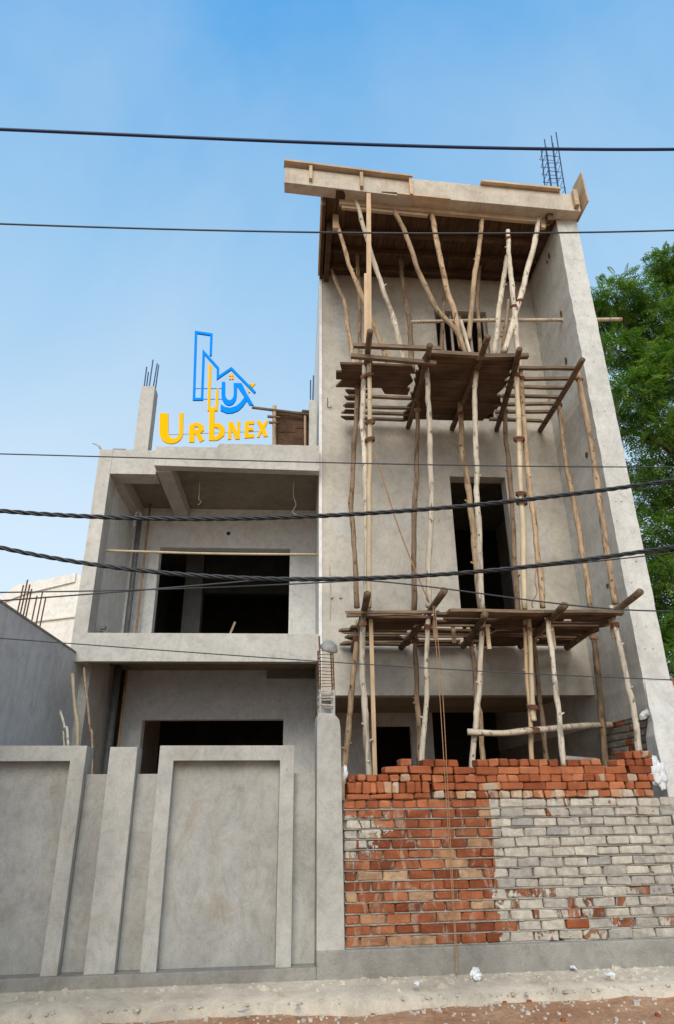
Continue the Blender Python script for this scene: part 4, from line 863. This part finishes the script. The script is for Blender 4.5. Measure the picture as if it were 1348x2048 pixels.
for k, (x, y, lab) in enumerate(((190, 1255, 'heap of broken rubble in the balcony\'s left corner'), (420, 1262, 'low dark rubble heap beside the balcony pipes'))):
    b = MB(); p = atY(x if k == 0 else 288, y, 9.75 if k == 0 else 10.6); p[2] = 3.62
    for i in range(16):
        q = p + np.array([random.uniform(-.12, .16), random.uniform(-.1, .1), random.uniform(0, .28 if k == 0 else .2)*(1-i/24)]); s_ = random.uniform(.03, .07)
        b.hexa([q+np.array([a*s_*random.uniform(.6, 1.3), b_*s_*random.uniform(.6, 1.3), c_*s_]) for c_ in (-.6, .6) for a, b_ in ((-1, -1), (1, -1), (1, 1), (-1, 1))])
    tag(b.build('rubble_heap', 'plinth'), lab, 'rubble')
b = MB(); b.bar(atY(460, 1268, 11.5), atY(470, 1244, 11.55), .02, .03); tag(b.build('stick', 'bamboo'), 'short pale stick leaning inside the dark balcony room', 'stick')

# ================================================================== neighbours on the left
rn = root('neighbour_wall', (-3.2, 6, 0), 'blue-grey plastered side wall of the neighbour on the left', 'wall')
b = MB(); zs_ = 3.40
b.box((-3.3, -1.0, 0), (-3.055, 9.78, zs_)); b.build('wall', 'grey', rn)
MB().box((-3.32, -1.0, zs_+.001), (-3.045, 9.39, zs_+.025)).build('coping', 'plinth', rn)
for i, (x, yb) in enumerate(((34, 1226), (40, 1229), (46, 1231), (51, 1234), (63, 1241), (72, 1246), (80, 1249))):
    p = atX(x, yb, -3.1); p[2] = zs_; h = .36+.06*((i*3) % 4)*.5
    MB().tube([p-np.array([0, 0, .05]), p+np.array([.01, .01, h])], .009, 6).build('rebar', 'rust', rn)
rc = root('cream_house', (-8, 21, 0), 'pale cream house with sloping roof line behind the neighbour wall', 'house')
b = MB(); P = [atY(-260, 1270, 20), atY(-200, 1215, 20), atY(0, 1195, 20), atY(36, 1171, 20), atY(153, 1147, 20), atY(180, 1160, 20)]
poly = [(p[0], 20, p[2]) for p in P]; poly[0] = (poly[0][0], 20, 0); poly.append((P[-1][0]+.8, 20, P[-1][2]-.4)); poly.append((P[-1][0]+.8, 20, 0))
b.prism(poly, (0, 6, 0)); b.build('wall', 'cream', rc, tri=True)
q = [(p[0], p[2]) for p in P[2:5]]
b = MB(); b.prism([(q[0][0], 19.94, q[0][1]-.22), (q[0][0], 19.94, q[0][1]-.0), (q[1][0], 19.94, q[1][1]), (q[2][0], 19.94, q[2][1]), (q[2][0], 19.94, q[2][1]-.28), (q[1][0]+.3, 19.94, q[1][1]-.26)], (0, .055, 0)); b.build('parapet', 'cream', rc, tri=True)
a, c_ = atY(60, 1243, 19.95), atY(150, 1232, 19.95); MB().bar(a, c_, .04, .05).build('ledge', 'cream', rc)
# bamboo pieces leaning on the neighbour wall
for pts, w_, Yt, Yb, lab in (
        ([(145, 1348), (150, 1420), (155, 1495)], 9, 8.9, 8.5, 'tall jointed bamboo leaning on the blue-grey wall'),
        ([(121, 1422), (128, 1455), (136, 1495)], 6, 8.6, 8.3, 'short grey bent stick leaning on the blue-grey wall'),
        ([(123, 1470), (128, 1495)], 4, 8.5, 8.3, 'thinnest stub of stick beside the short grey one'),
        ([(169, 1335), (174, 1400), (180, 1460), (184, 1495)], 5, 9.5, 9.0, 'thin tan split bamboo in the corner under the balcony')):
    pole(lab, pts, w_, Yt, Yb, 'bamboo' if w_ == 9 else 'pole_pale' if w_ < 7 and w_ != 5 else 'pole_tan', 'sticks leaning behind the boundary wall', True, name='bamboo_stick', sub=4)

# ================================================================== rooftop timber screen behind the sign
rs = root('timber_screen', (-.2, 10.6, 6.45), 'brown plank screen with poles on the house roof beside the tower', 'screen')
xa, xb = atY(552, 850, 10.5)[0], atY(626, 850, 10.5)[0]; zt, zb = atY(585, 822, 10.5)[2], 6.45
k = 0; z = zt
while z > zb+.05:
    x = xa
    while x < xb-.02:
        e = min(xb, x+random.uniform(.18, .4)); hh = .085
        MB().box((x-.012, 10.5+random.uniform(0, .015), z-hh-.004), (e+.012, 10.53+random.uniform(0, .015), z-.002)).build('plank', 'form', rs); x = e
    z -= .088
for x, y0, y1, w_ in ((549, 812, 892, 8), (610, 826, 892, 5)):
    b = MB(); a = atY(x, y0, 10.42); c_ = atY(x+2, y1, 10.42); c_[2] = 6.45; b.tube(spline([a, c_], 5), pxr(w_, a), 8, wob=.15); b.build('post', 'pole_tan', rs, smooth=True)
for (x0, y0, x1, y1) in ((504, 815, 626, 830), (535, 833, 560, 835), (538, 845, 556, 846), (604, 822, 626, 824)):
    b = MB(); a, c_ = atY(x0, y0, 10.4), atY(x1, y1, 10.4); b.tube([a, c_], pxr(6, a), 8); b.build('rail', 'slat', rs, smooth=True)

# ================================================================== rooftop sign
SY = 9.28
def zq_(x, y): return np.array(atY(160+x/2.592, 620+y/2.592, SY))
rsg = root('rooftop_sign', (-1.2, SY, 6.55), 'yellow and blue letter sign reading URBNEX standing on the parapet', 'sign')
rsg['label'] = 'yellow letters with a blue house emblem standing on the parapet'
TH = (0, .035, 0); LAY = [0]
def layer(): LAY[0] = (LAY[0]+1) % 4; return np.array([0, -.0025*LAY[0], 0])   # overlapping strokes never share a plane
def poly_part(name, pts, mat): b = MB(); dl = layer(); b.prism([zq_(*p)+dl for p in pts], TH); return b.build(name, mat, rsg, tri=True)
def stroke(name, pts, w_, mat):
    P = [np.array(p, float) for p in pts]; L, R_ = [], []
    for i, p in enumerate(P):
        d0 = P[i]-P[i-1] if i else P[1]-P[0]; d1 = P[i+1]-P[i] if i < len(P)-1 else d0
        d0 = d0/np.linalg.norm(d0); d1 = d1/np.linalg.norm(d1); n0 = np.array([-d0[1], d0[0]]); n1 = np.array([-d1[1], d1[0]])
        m_ = (n0+n1); m_ /= np.linalg.norm(m_); k = (w_ if not hasattr(w_, '__len__') else w_[i])/2/max(.35, m_ @ n0); L.append(p+m_*k); R_.append(p-m_*k)
    n_ = len(P); dl = layer(); vs = [zq_(*p)+dl for p in L+R_]; vs += [v+np.array(TH) for v in vs]; fs = []
    for i in range(n_-1):
        a, b_, c_, d_ = i, i+1, n_+i+1, n_+i
        fs += [(a, b_, c_, d_), tuple(q+2*n_ for q in (d_, c_, b_, a)), (a, a+2*n_, b_+2*n_, b_), (d_, c_, c_+2*n_, d_+2*n_)]
    fs += [(0, n_, 3*n_, 2*n_), (n_-1, 3*n_-1, 4*n_-1, 2*n_-1)]
    b = MB(); b.add(vs, fs); return b.build(name, mat, rsg)
def arc(cx_, cy_, rx, ry, a0, a1, n_=12): return [(cx_+rx*math.cos(math.radians(a0+(a1-a0)*i/n_)), cy_+ry*math.sin(math.radians(a0+(a1-a0)*i/n_))) for i in range(n_+1)]
stroke('tower_outline', [(677, 236), (681, 126), (601, 114), (590, 461), (632, 461), (641, 217), (715, 300), (714, 350), (784, 302), (908, 428)], 12, 'blue')
poly_part('yellow_tower', [(667, 275), (681, 288), (675, 506), (700, 506), (706, 415), (718, 402), (713, 522), (661, 522)], 'yellow')
for dx in (0, 13):
    for dy in (0, 15): poly_part('window_pane', [(773+dx, 332+dy), (783+dx, 332+dy), (783+dx, 343+dy), (773+dx, 343+dy)], 'yellow')
poly_part('emblem_letter', [(735, 373), (753, 374)] + [(753, 430)] + arc(774, 438, 21, 30, 180, 0, 10)[0:0] + arc(775, 436, 22, 32, 180, 0, 10)[::1] + [(796, 379), (838, 380), (866, 436), (900, 493), (878, 493), (852, 450)] + [(815, 395), (813, 440)] + arc(773, 440, 40, 54, 0, 180, 12), 'blue')
poly_part('swoosh', [(852, 452), (864, 470), (846, 497), (822, 520), (790, 533), (760, 534), (728, 520), (730, 487), (752, 502), (780, 506), (808, 497), (830, 480)], 'blue')
poly_part('spark', [(878, 381), (909, 380), (894, 402)], 'yellow'); poly_part('spark', [(864, 404), (882, 424), (873, 430)], 'yellow')
poly_part('letter_u', [(413, 536), (458, 536)] + arc(486, 640, 28, 27, 180, 0, 12) + [(514, 536), (536, 534)] + [(533, 640)] + arc(470, 640, 63, 53, 0, 90, 8) + arc(468, 636, 56, 56, 90, 180, 8), 'yellow')
o = stroke('letter_r', [(578, 684), (580, 592)], 27, 'yellow'); stroke('bowl', [(586, 594), (612, 594), (628, 604), (629, 618), (614, 631), (586, 633)], [20, 20, 24, 24, 20, 18], 'yellow'); stroke('leg', [(604, 630), (618, 652), (632, 679)], [22, 24, 26], 'yellow')
stroke('letter_b', [(684, 522), (681, 676)], 27, 'yellow'); stroke('bowl', [(694, 597), (718, 598), (736, 614), (735, 642), (714, 662), (694, 668)], [20, 24, 26, 27, 20, 16], 'yellow')
poly_part('letter_n', [(770, 580), (792, 579), (814, 632), (814, 578), (831, 577), (828, 668), (806, 669), (785, 615), (783, 669), (766, 670)], 'yellow')
poly_part('letter_e', [(856, 578), (905, 575), (903, 591), (876, 592), (875, 609), (899, 608), (898, 623), (874, 624), (873, 645), (903, 643), (902, 660), (852, 664)], 'yellow')
poly_part('letter_x', [(916, 576), (938, 575), (949, 598), (962, 574), (977, 573), (958, 613), (975, 655), (952, 657), (943, 632), (930, 659), (917, 660), (935, 615)], 'yellow')
MB().bar(zq_(440, 640)+np.array([0, .042, 0]), zq_(950, 622)+np.array([0, .042, 0]), .010, .008).build('back_bar', 'cemsteel', rsg)
for y in (455, 400): a, c_ = zq_(592, y), zq_(740, y); MB().bar(a+np.array([0, .042, 0]), c_+np.array([0, .042, 0]), .012, .010).build('back_bar', 'blue', rsg)

# ================================================================== OVERHEAD LINES
def wire_path(pts, Y, ext=9):
    P = np.array([atY(x, y, Y) for x, y in pts]); cf = np.polyfit(P[:, 0], P[:, 2], min(3, len(pts)-1)); d = np.polyder(cf)
    x0, x1 = P[0, 0], P[-1, 0]; out = []
    for x in np.linspace(x0-ext, x1+ext, 140):
        xc = min(max(x, x0-.3), x1+.3); z = np.polyval(cf, xc)+np.polyval(d, xc)*(x-xc)*.9; out.append(np.array([x, Y, z+.004*(x-xc)**2]))
    return out
def wire(pts, Y, wpx, mat, lab, name='overhead_wire'):
    S = wire_path(pts, Y); b = MB(); b.tube(S, pxr(wpx, atY(*pts[len(pts)//2], Y)), 7, cap=True); tag(b.build(name, mat, smooth=True), lab, 'wire', 'wires strung along the street')
wire([(0, 259), (340, 273), (674, 288), (1010, 296), (1348, 299)], 6.2, 6.5, 'bluewire', 'thick navy wire, topmost, crossing the sky above the roof')
wire([(0, 448), (340, 458), (660, 466), (1000, 466), (1348, 461)], 6.2, 3.6, 'thinwire', 'thin grey wire crossing just below the tower roof')
wire([(0, 908), (300, 915), (640, 926), (1000, 931), (1348, 934)], 6.0, 2.6, 'thinwire', 'thin grey wire crossing the balcony house parapet')
wire([(0, 1184), (200, 1183), (400, 1176), (640, 1163), (900, 1150), (1348, 1105)], 5.9, 2.8, 'thinwire', 'thin black wire running along the lower twisted cable')
wire([(560, 1158), (750, 1160), (900, 1180), (1040, 1200), (1200, 1213), (1348, 1223)], 6.4, 3, 'thinwire', 'thin wire dropping to the right in front of the lower platform')
wire([(0, 1277), (300, 1297), (640, 1325), (1000, 1343), (1348, 1360)], 6.3, 2.2, 'thinwire', 'lowest thin wire crossing above the boundary wall')
def cable(pts, Y, wpx, lab):
    S = wire_path(pts, Y); L = [0]
    for a, c_ in zip(S[:-1], S[1:]): L.append(L[-1]+np.linalg.norm(c_-a))
    L = np.array(L); nn = int(L[-1]/.025); tt = np.linspace(0, L[-1], nn); A = np.array(S); Q = np.stack([np.interp(tt, L, A[:, i]) for i in range(3)], 1)
    r_ = pxr(wpx, atY(*pts[len(pts)//2], Y)); rt_ = root('twisted_cable', Q[nn//2], lab, 'cable', 'twisted cables strung along the street')
    for s in range(3):
        ph = 2*math.pi*s/3; q = [p + np.array([0, math.cos(t/.36*2*math.pi+ph), math.sin(t/.36*2*math.pi+ph)])*r_*.52 for p, t in zip(Q, tt)]
        b = MB(); b.tube(q, r_*.52, 6); b.build('strand', 'cable', rt_, smooth=True)
cable([(0, 1023), (170, 1031), (340, 1036), (640, 1034), (860, 1020), (1050, 996), (1348, 961)], 5.8, 9.6, 'upper thick twisted black cable sagging across the facade')
cable([(0, 1097), (170, 1123), (340, 1146), (560, 1160), (700, 1160), (960, 1140), (1150, 1122), (1348, 1094)], 5.8, 9.6, 'lower thick twisted black cable sagging across the facade')

# ================================================================== TREES
m, n, l, bs = mat_new('leaf')
rnd = N(n, 'ShaderNodeTexNoise'); rnd.inputs['Scale'].default_value = 1.3; rnd.inputs['Detail'].default_value = 3
l.new(N(n, 'ShaderNodeNewGeometry').outputs['Position'], rnd.inputs['Vector'])
rn2 = N(n, 'ShaderNodeNewGeometry').outputs['Random Per Island']
c1 = ramp(n, l, rnd.outputs[0], [(.3, (.05, .115, .018)), (.55, (.12, .23, .036)), (.75, (.29, .38, .09))]).outputs[0]
c1 = mix(n, l, 1., c1, ramp(n, l, rn2, [(0, g(.45)), (1, g(1.5))]).outputs[0], 'MULTIPLY')
l.new(c1, bs.inputs['Base Color']); bs.inputs['Roughness'].default_value = .55; bs.inputs['Specular IOR Level'].default_value = .3
tr = N(n, 'ShaderNodeBsdfTranslucent'); l.new(mix(n, l, 1., c1, (1.6, 1.6, .75), 'MULTIPLY'), tr.inputs['Color'])
ms = N(n, 'ShaderNodeMixShader'); ms.inputs[0].default_value = .35; out = n['Material Output']
l.new(bs.outputs[0], ms.inputs[1]); l.new(tr.outputs[0], ms.inputs[2]); l.new(ms.outputs[0], out.inputs['Surface']); MT['leaf'] = m
MT['bark'] = plain('bark', (.075, .055, .04), .95, 0, .4, 12, .1)
def tree(label, base, clumps, seed, nf, fl, limbs, group='trees right of the tower'):
    """clumps: (x, y, z, r); each carries a share of feathery fronds; limbs run from the trunk to the clumps"""
    rg = np.random.default_rng(seed); r_ = root('tree', base, label, 'tree', group)
    b = MB(); bx = Vector(base); top = Vector(limbs); S = spline([bx, bx.lerp(top, .35)+Vector((.15, 0, 0)), bx.lerp(top, .7)-Vector((.12, .1, 0)), top], 5)
    b.tube(S, list(np.linspace(.24, .11, len(S))), 10, wob=.2); b.build('trunk', 'bark', r_, smooth=True)
    tot = sum(c[3]**2 for c in clumps); V = []; Fc = []
    lb = MB()
    for (cx_, cy_, cz_, rad) in clumps:
        k0 = S[int(len(S)*rg.uniform(.45, .98))]; c0 = Vector((cx_, cy_, cz_)); mid = Vector(k0).lerp(c0, .5)+Vector((rg.normal()*.2, rg.normal()*.2, rg.normal()*.2+.1))
        q = spline([k0, mid, c0], 5); lb.tube(q, list(np.linspace(.075, .02, len(q))), 6)
        for _ in range(5):
            d = rg.normal(size=3); d /= np.linalg.norm(d); e = np.array(c0)+d*rad*.8*np.array([1, 1, .6]); lb.tube(spline([c0, np.array(c0)*.5+e*.5+rg.normal(size=3)*.06, e], 3), [.02, .016, .013, .01, .009, .007, .005][:7], 4)
        for _ in range(int(nf*rad**2/tot)):
            d = rg.normal(size=3); d /= np.linalg.norm(d); rr = rad*(rg.uniform(.2, 1.12)**.6)*(1+.25*mnoise.noise(Vector(d*2.2)+c0))
            p = np.array(c0)+d*rr*np.array([1, 1, .62])
            ax_ = d*np.array([1, 1, .25])+rg.normal(size=3)*.55; ax_[2] -= .25; ax_ /= np.linalg.norm(ax_)
            sd_ = np.cross(ax_, np.array([0, 0, 1.])+rg.normal(size=3)*.35); sd_ /= np.linalg.norm(sd_)+1e-9; nm = np.cross(sd_, ax_)
            L = fl*rg.uniform(.7, 1.25); nl = 7
            for i in range(nl):
                f = (i+.6)/nl; c_ = p+ax_*L*f-np.array([0, 0, 1])*L*.22*f*f; lw = L*.30*math.sin(math.pi*(.18+.72*f))
                for sgn in (-1, 1):
                    t_ = sd_*sgn*.9+ax_*.45; t_ /= np.linalg.norm(t_); wv = ax_*L*.055
                    e = c_+t_*lw-nm*lw*.12; h_ = c_+t_*lw*.5
                    o_ = len(V); V += [tuple(c_), tuple(h_-wv), tuple(e), tuple(h_+wv)]; Fc.append((o_, o_+1, o_+2, o_+3))
    lb.build('branch', 'bark', r_, smooth=True)
    me = bpy.data.meshes.new('crown'); me.from_pydata([(a-base[0], b_-base[1], c_-base[2]) for a, b_, c_ in V], [], Fc); me.materials.append(MT['leaf'])
    o = bpy.data.objects.new('crown', me); C.objects.link(o); o.parent = r_
def cl(x, y, Y, wpx): p = atY(x, y, Y); return (p[0], p[1], p[2], pxr(2*wpx, p))
tree('bright feathery tree rising behind the fin wall on the right', (11.6, 15.6, 0), [cl(1235, 600, 15, 55), cl(1300, 640, 15.4, 60), cl(1345, 525, 15, 42), cl(1390, 560, 15.5, 70), cl(1230, 700, 15.2, 45), cl(1340, 740, 14.6, 65), cl(1270, 790, 14.8, 60), cl(1400, 680, 15, 80), cl(1235, 850, 15.5, 38), cl(1330, 860, 15, 60), cl(1420, 850, 15.4, 80), cl(1195, 640, 16, 40), cl(1295, 720, 15, 35)], 3, 7600, .38, (11.0, 15.4, 13.4))
tree('darker leafy tree lower down behind the fin wall', (12.4, 17.2, 0), [cl(1330, 960, 16, 60), cl(1270, 940, 17, 34), cl(1390, 1000, 16.5, 70), cl(1280, 1010, 16.4, 38), cl(1330, 1060, 16, 50), cl(1290, 1110, 16.8, 42), cl(1345, 1150, 16, 60), cl(1300, 1200, 17, 50), cl(1350, 1250, 16.5, 65), cl(1310, 1290, 16.5, 50), cl(1400, 1120, 17, 80), cl(1420, 1250, 17, 80), cl(1360, 1330, 16, 70)], 5, 5200, .40, (11.8, 17.0, 9.5))
# brick boundary of the right-hand neighbour
rq = root('neighbour_brick_wall', (5.2, 8.7, 0), 'small bit of red brick wall right of the fin wall', 'brick wall')
MB().box((4.56, 8.62, 0), (6.4, 8.8, 2.93)).build('mortar_core', 'mortar', rq)
for c in range(9):
    z = 2.93-.083*(c+1); x = 4.55-(.11 if c % 2 else 0)
    while x < 6.3:
        a = max(4.55, x); e = x+.224
        if e-a > .05:
            o = bpy.data.objects.new('brick', brick_mesh(round(e-a, 3), .072, .11, 'b_red', random.randrange(4))); o.location = ((a+e)/2-5.2, 8.655-8.7, z+.04); o.parent = rq; C.objects.link(o)
        x = e+.013

# ================================================================== LITTER AND SMALL THINGS
def crumple(name, c_, size, mat, lab, cat, seed, flat=(1, .5, 1), res=7):
    rg = random.Random(seed); b = MB(); me_ = bmesh.new(); bmesh.ops.create_icosphere(me_, subdivisions=4, radius=1)
    for v in me_.verts:
        q_ = v.co.copy(); k = .72+.5*mnoise.noise(q_*1.9+Vector((seed, 0, 0)))+.30*abs(mnoise.noise(q_*4+Vector((seed, 3, 0))))+.05*abs(mnoise.noise(q_*9+Vector((seed, 7, 0))))
        v.co = Vector((v.co.x*size*flat[0], v.co.y*size*flat[1], v.co.z*size*flat[2]))*k
    b.v = [tuple(np.array(v.co)+np.array(c_)) for v in me_.verts]; me_.verts.index_update(); b.f = [tuple(v.index for v in f.verts) for f in me_.faces]; me_.free()
    return tag(b.build(name, mat, smooth=True), lab, cat)
p = atY(1316, 1548, 7.52)
crumple('cement_bag', p, .12, 'paper', 'crumpled white bag hanging at the brick wall\'s right end', 'bag', 4, (.8, .3, 1.5))
p = atW(691, 1546, .10); crumple('plastic_bag', p, .055, 'paper', 'small white plastic bag stuck between pillar and bricks', 'bag', 9, (.5, .5, 1.5))
p = wp(1.38, -.16, .10); crumple('plastic_scrap', p, .062, 'paper', 'white crumpled plastic on the pavement right of the hanging cord', 'litter', 12, (.9, .6, .9))
p = wp(.79, -.40, .05)
for i, (s, t, sz, lab) in enumerate(((.80, -.36, .05, 'thin white scrap on the pavement left of the hanging cord'), (2.52, -.30, .06, 'flat white paper scrap lying below the grey bricks'), (2.32, -.05, .05, 'narrow white scrap resting at the plinth foot'), (-.62, -.62, .06, 'grey crushed litter at the bottom left edge of the dirt'), (-.2, -.63, .05, 'pale crushed litter on the dirt below the boundary wall'))):
    b = MB(); q = wp(s, t, .085 if t > -.45 else .0); an = random.uniform(0, 3)
    vs = []
    for (a, c_) in ((-1, -.4), (-.3, -.55), (.5, -.35), (1, -.1), (.7, .4), (-.1, .5), (-.8, .3)):
        vs.append(q+np.array([(a*math.cos(an)-c_*math.sin(an))*sz, (a*math.sin(an)+c_*math.cos(an))*sz, random.uniform(0, .025)]))
    b.prism(vs, (0, 0, .004)); tag(b.build('paper_scrap', 'paper' if i < 3 else 'cemsteel', tri=True), lab, 'litter', 'paper litter at the wall foot')
b = MB()
for i in range(950):
    s = rng.uniform(-3.4, 4.2); t = (-abs(rng.normal()*.10)-.44 if i % 3 else -abs(rng.normal()*.12)-.02) if i % 2 and (s > .4 or i % 4 == 1) else rng.uniform(-1.6, -.5)
    sz = rng.uniform(.004, .014)*(1.8 if i % 23 == 0 else 1); p = wp(s, t, 0)
    z = gz(p[0], p[1]) if t < -.5 else .065+t*.09; p[2] = z+sz*.3
    b.hexa([p+np.array([a*sz*rng.uniform(.5, 1.3), c_*sz*rng.uniform(.5, 1.2), d_*sz*rng.uniform(.4, .9)]) for d_ in (-1, 1) for a, c_ in ((-1, -1), (1, -1), (1, 1), (-1, 1))])
o = b.build('gravel', concrete('gravel_stone', (.56, .51, .44), .25)); tag(o, 'loose gravel and cement crumbs scattered along the wall foot', 'gravel', None, 'stuff')
b = MB()
for i in range(14):
    s = rng.uniform(.3, 4.0); t = rng.uniform(-1.2, -.45); sz = rng.uniform(.008, .02); p = wp(s, t, 0); p[2] = gz(p[0], p[1])+sz*.3
    b.hexa([p+np.array([a*sz*rng.uniform(.5, 1.3), c_*sz*rng.uniform(.5, 1.2), d_*sz*rng.uniform(.4, .9)]) for d_ in (-1, 1) for a, c_ in ((-1, -1), (1, -1), (1, 1), (-1, 1))])
tag(b.build('brick_crumbs', 'b_red'), 'broken red brick crumbs scattered over the dirt', 'brick crumbs', None, 'stuff')
b = MB()
for i in range(330):
    s_ = rng.uniform(.3, 4.1) if i % 4 else rng.uniform(-3, .3); t_ = -abs(rng.normal()*.13)-.005; sz = rng.uniform(.008, .04)*(1.5 if i % 11 == 0 else 1); p = wp(s_, t_, .066+.09*t_); nv = []
    for a in range(2):
        for k in range(6): an = k*math.pi/3; nv.append(p+np.array([math.cos(an)*sz*rng.uniform(.6, 1.2)*(1-.45*a), math.sin(an)*sz*.7*rng.uniform(.6, 1.2)*(1-.45*a), a*sz*rng.uniform(.4, .8)-.01]))
    b.add(nv, [(k, (k+1) % 6, (k+1) % 6+6, k+6) for k in range(6)]+[tuple(range(6, 12))])
tag(b.build('cement_lumps', 'apron', smooth=False), 'lumps of dropped cement crusted along the wall foot', 'cement lumps', None, 'stuff')
# things stored in the porch
b = MB(); p = atY(1200, 1500, 9.0); q = atY(1172, 1450, 9.2)
b.hexa([(3.55, 8.98, .2), (4.1, 9.0, .2), (4.1, 9.05, .2), (3.55, 9.03, .2), (3.5, 9.2, 2.02), (3.98, 9.22, 1.98), (3.98, 9.26, 1.98), (3.5, 9.24, 2.02)])
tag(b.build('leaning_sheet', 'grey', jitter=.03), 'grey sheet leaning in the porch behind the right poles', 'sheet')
b = MB()
for i in range(6): b.box((3.45+.03*(i % 2), 9.35+.02*i, .02+.2*i), (4.05, 9.7, .2+.2*i))
tag(b.build('block_stack', 'pier', jitter=.02, bevel=.01), 'stack of grey blocks in the porch beside the leaning sheet', 'blocks')
print('objects', len(bpy.data.objects))
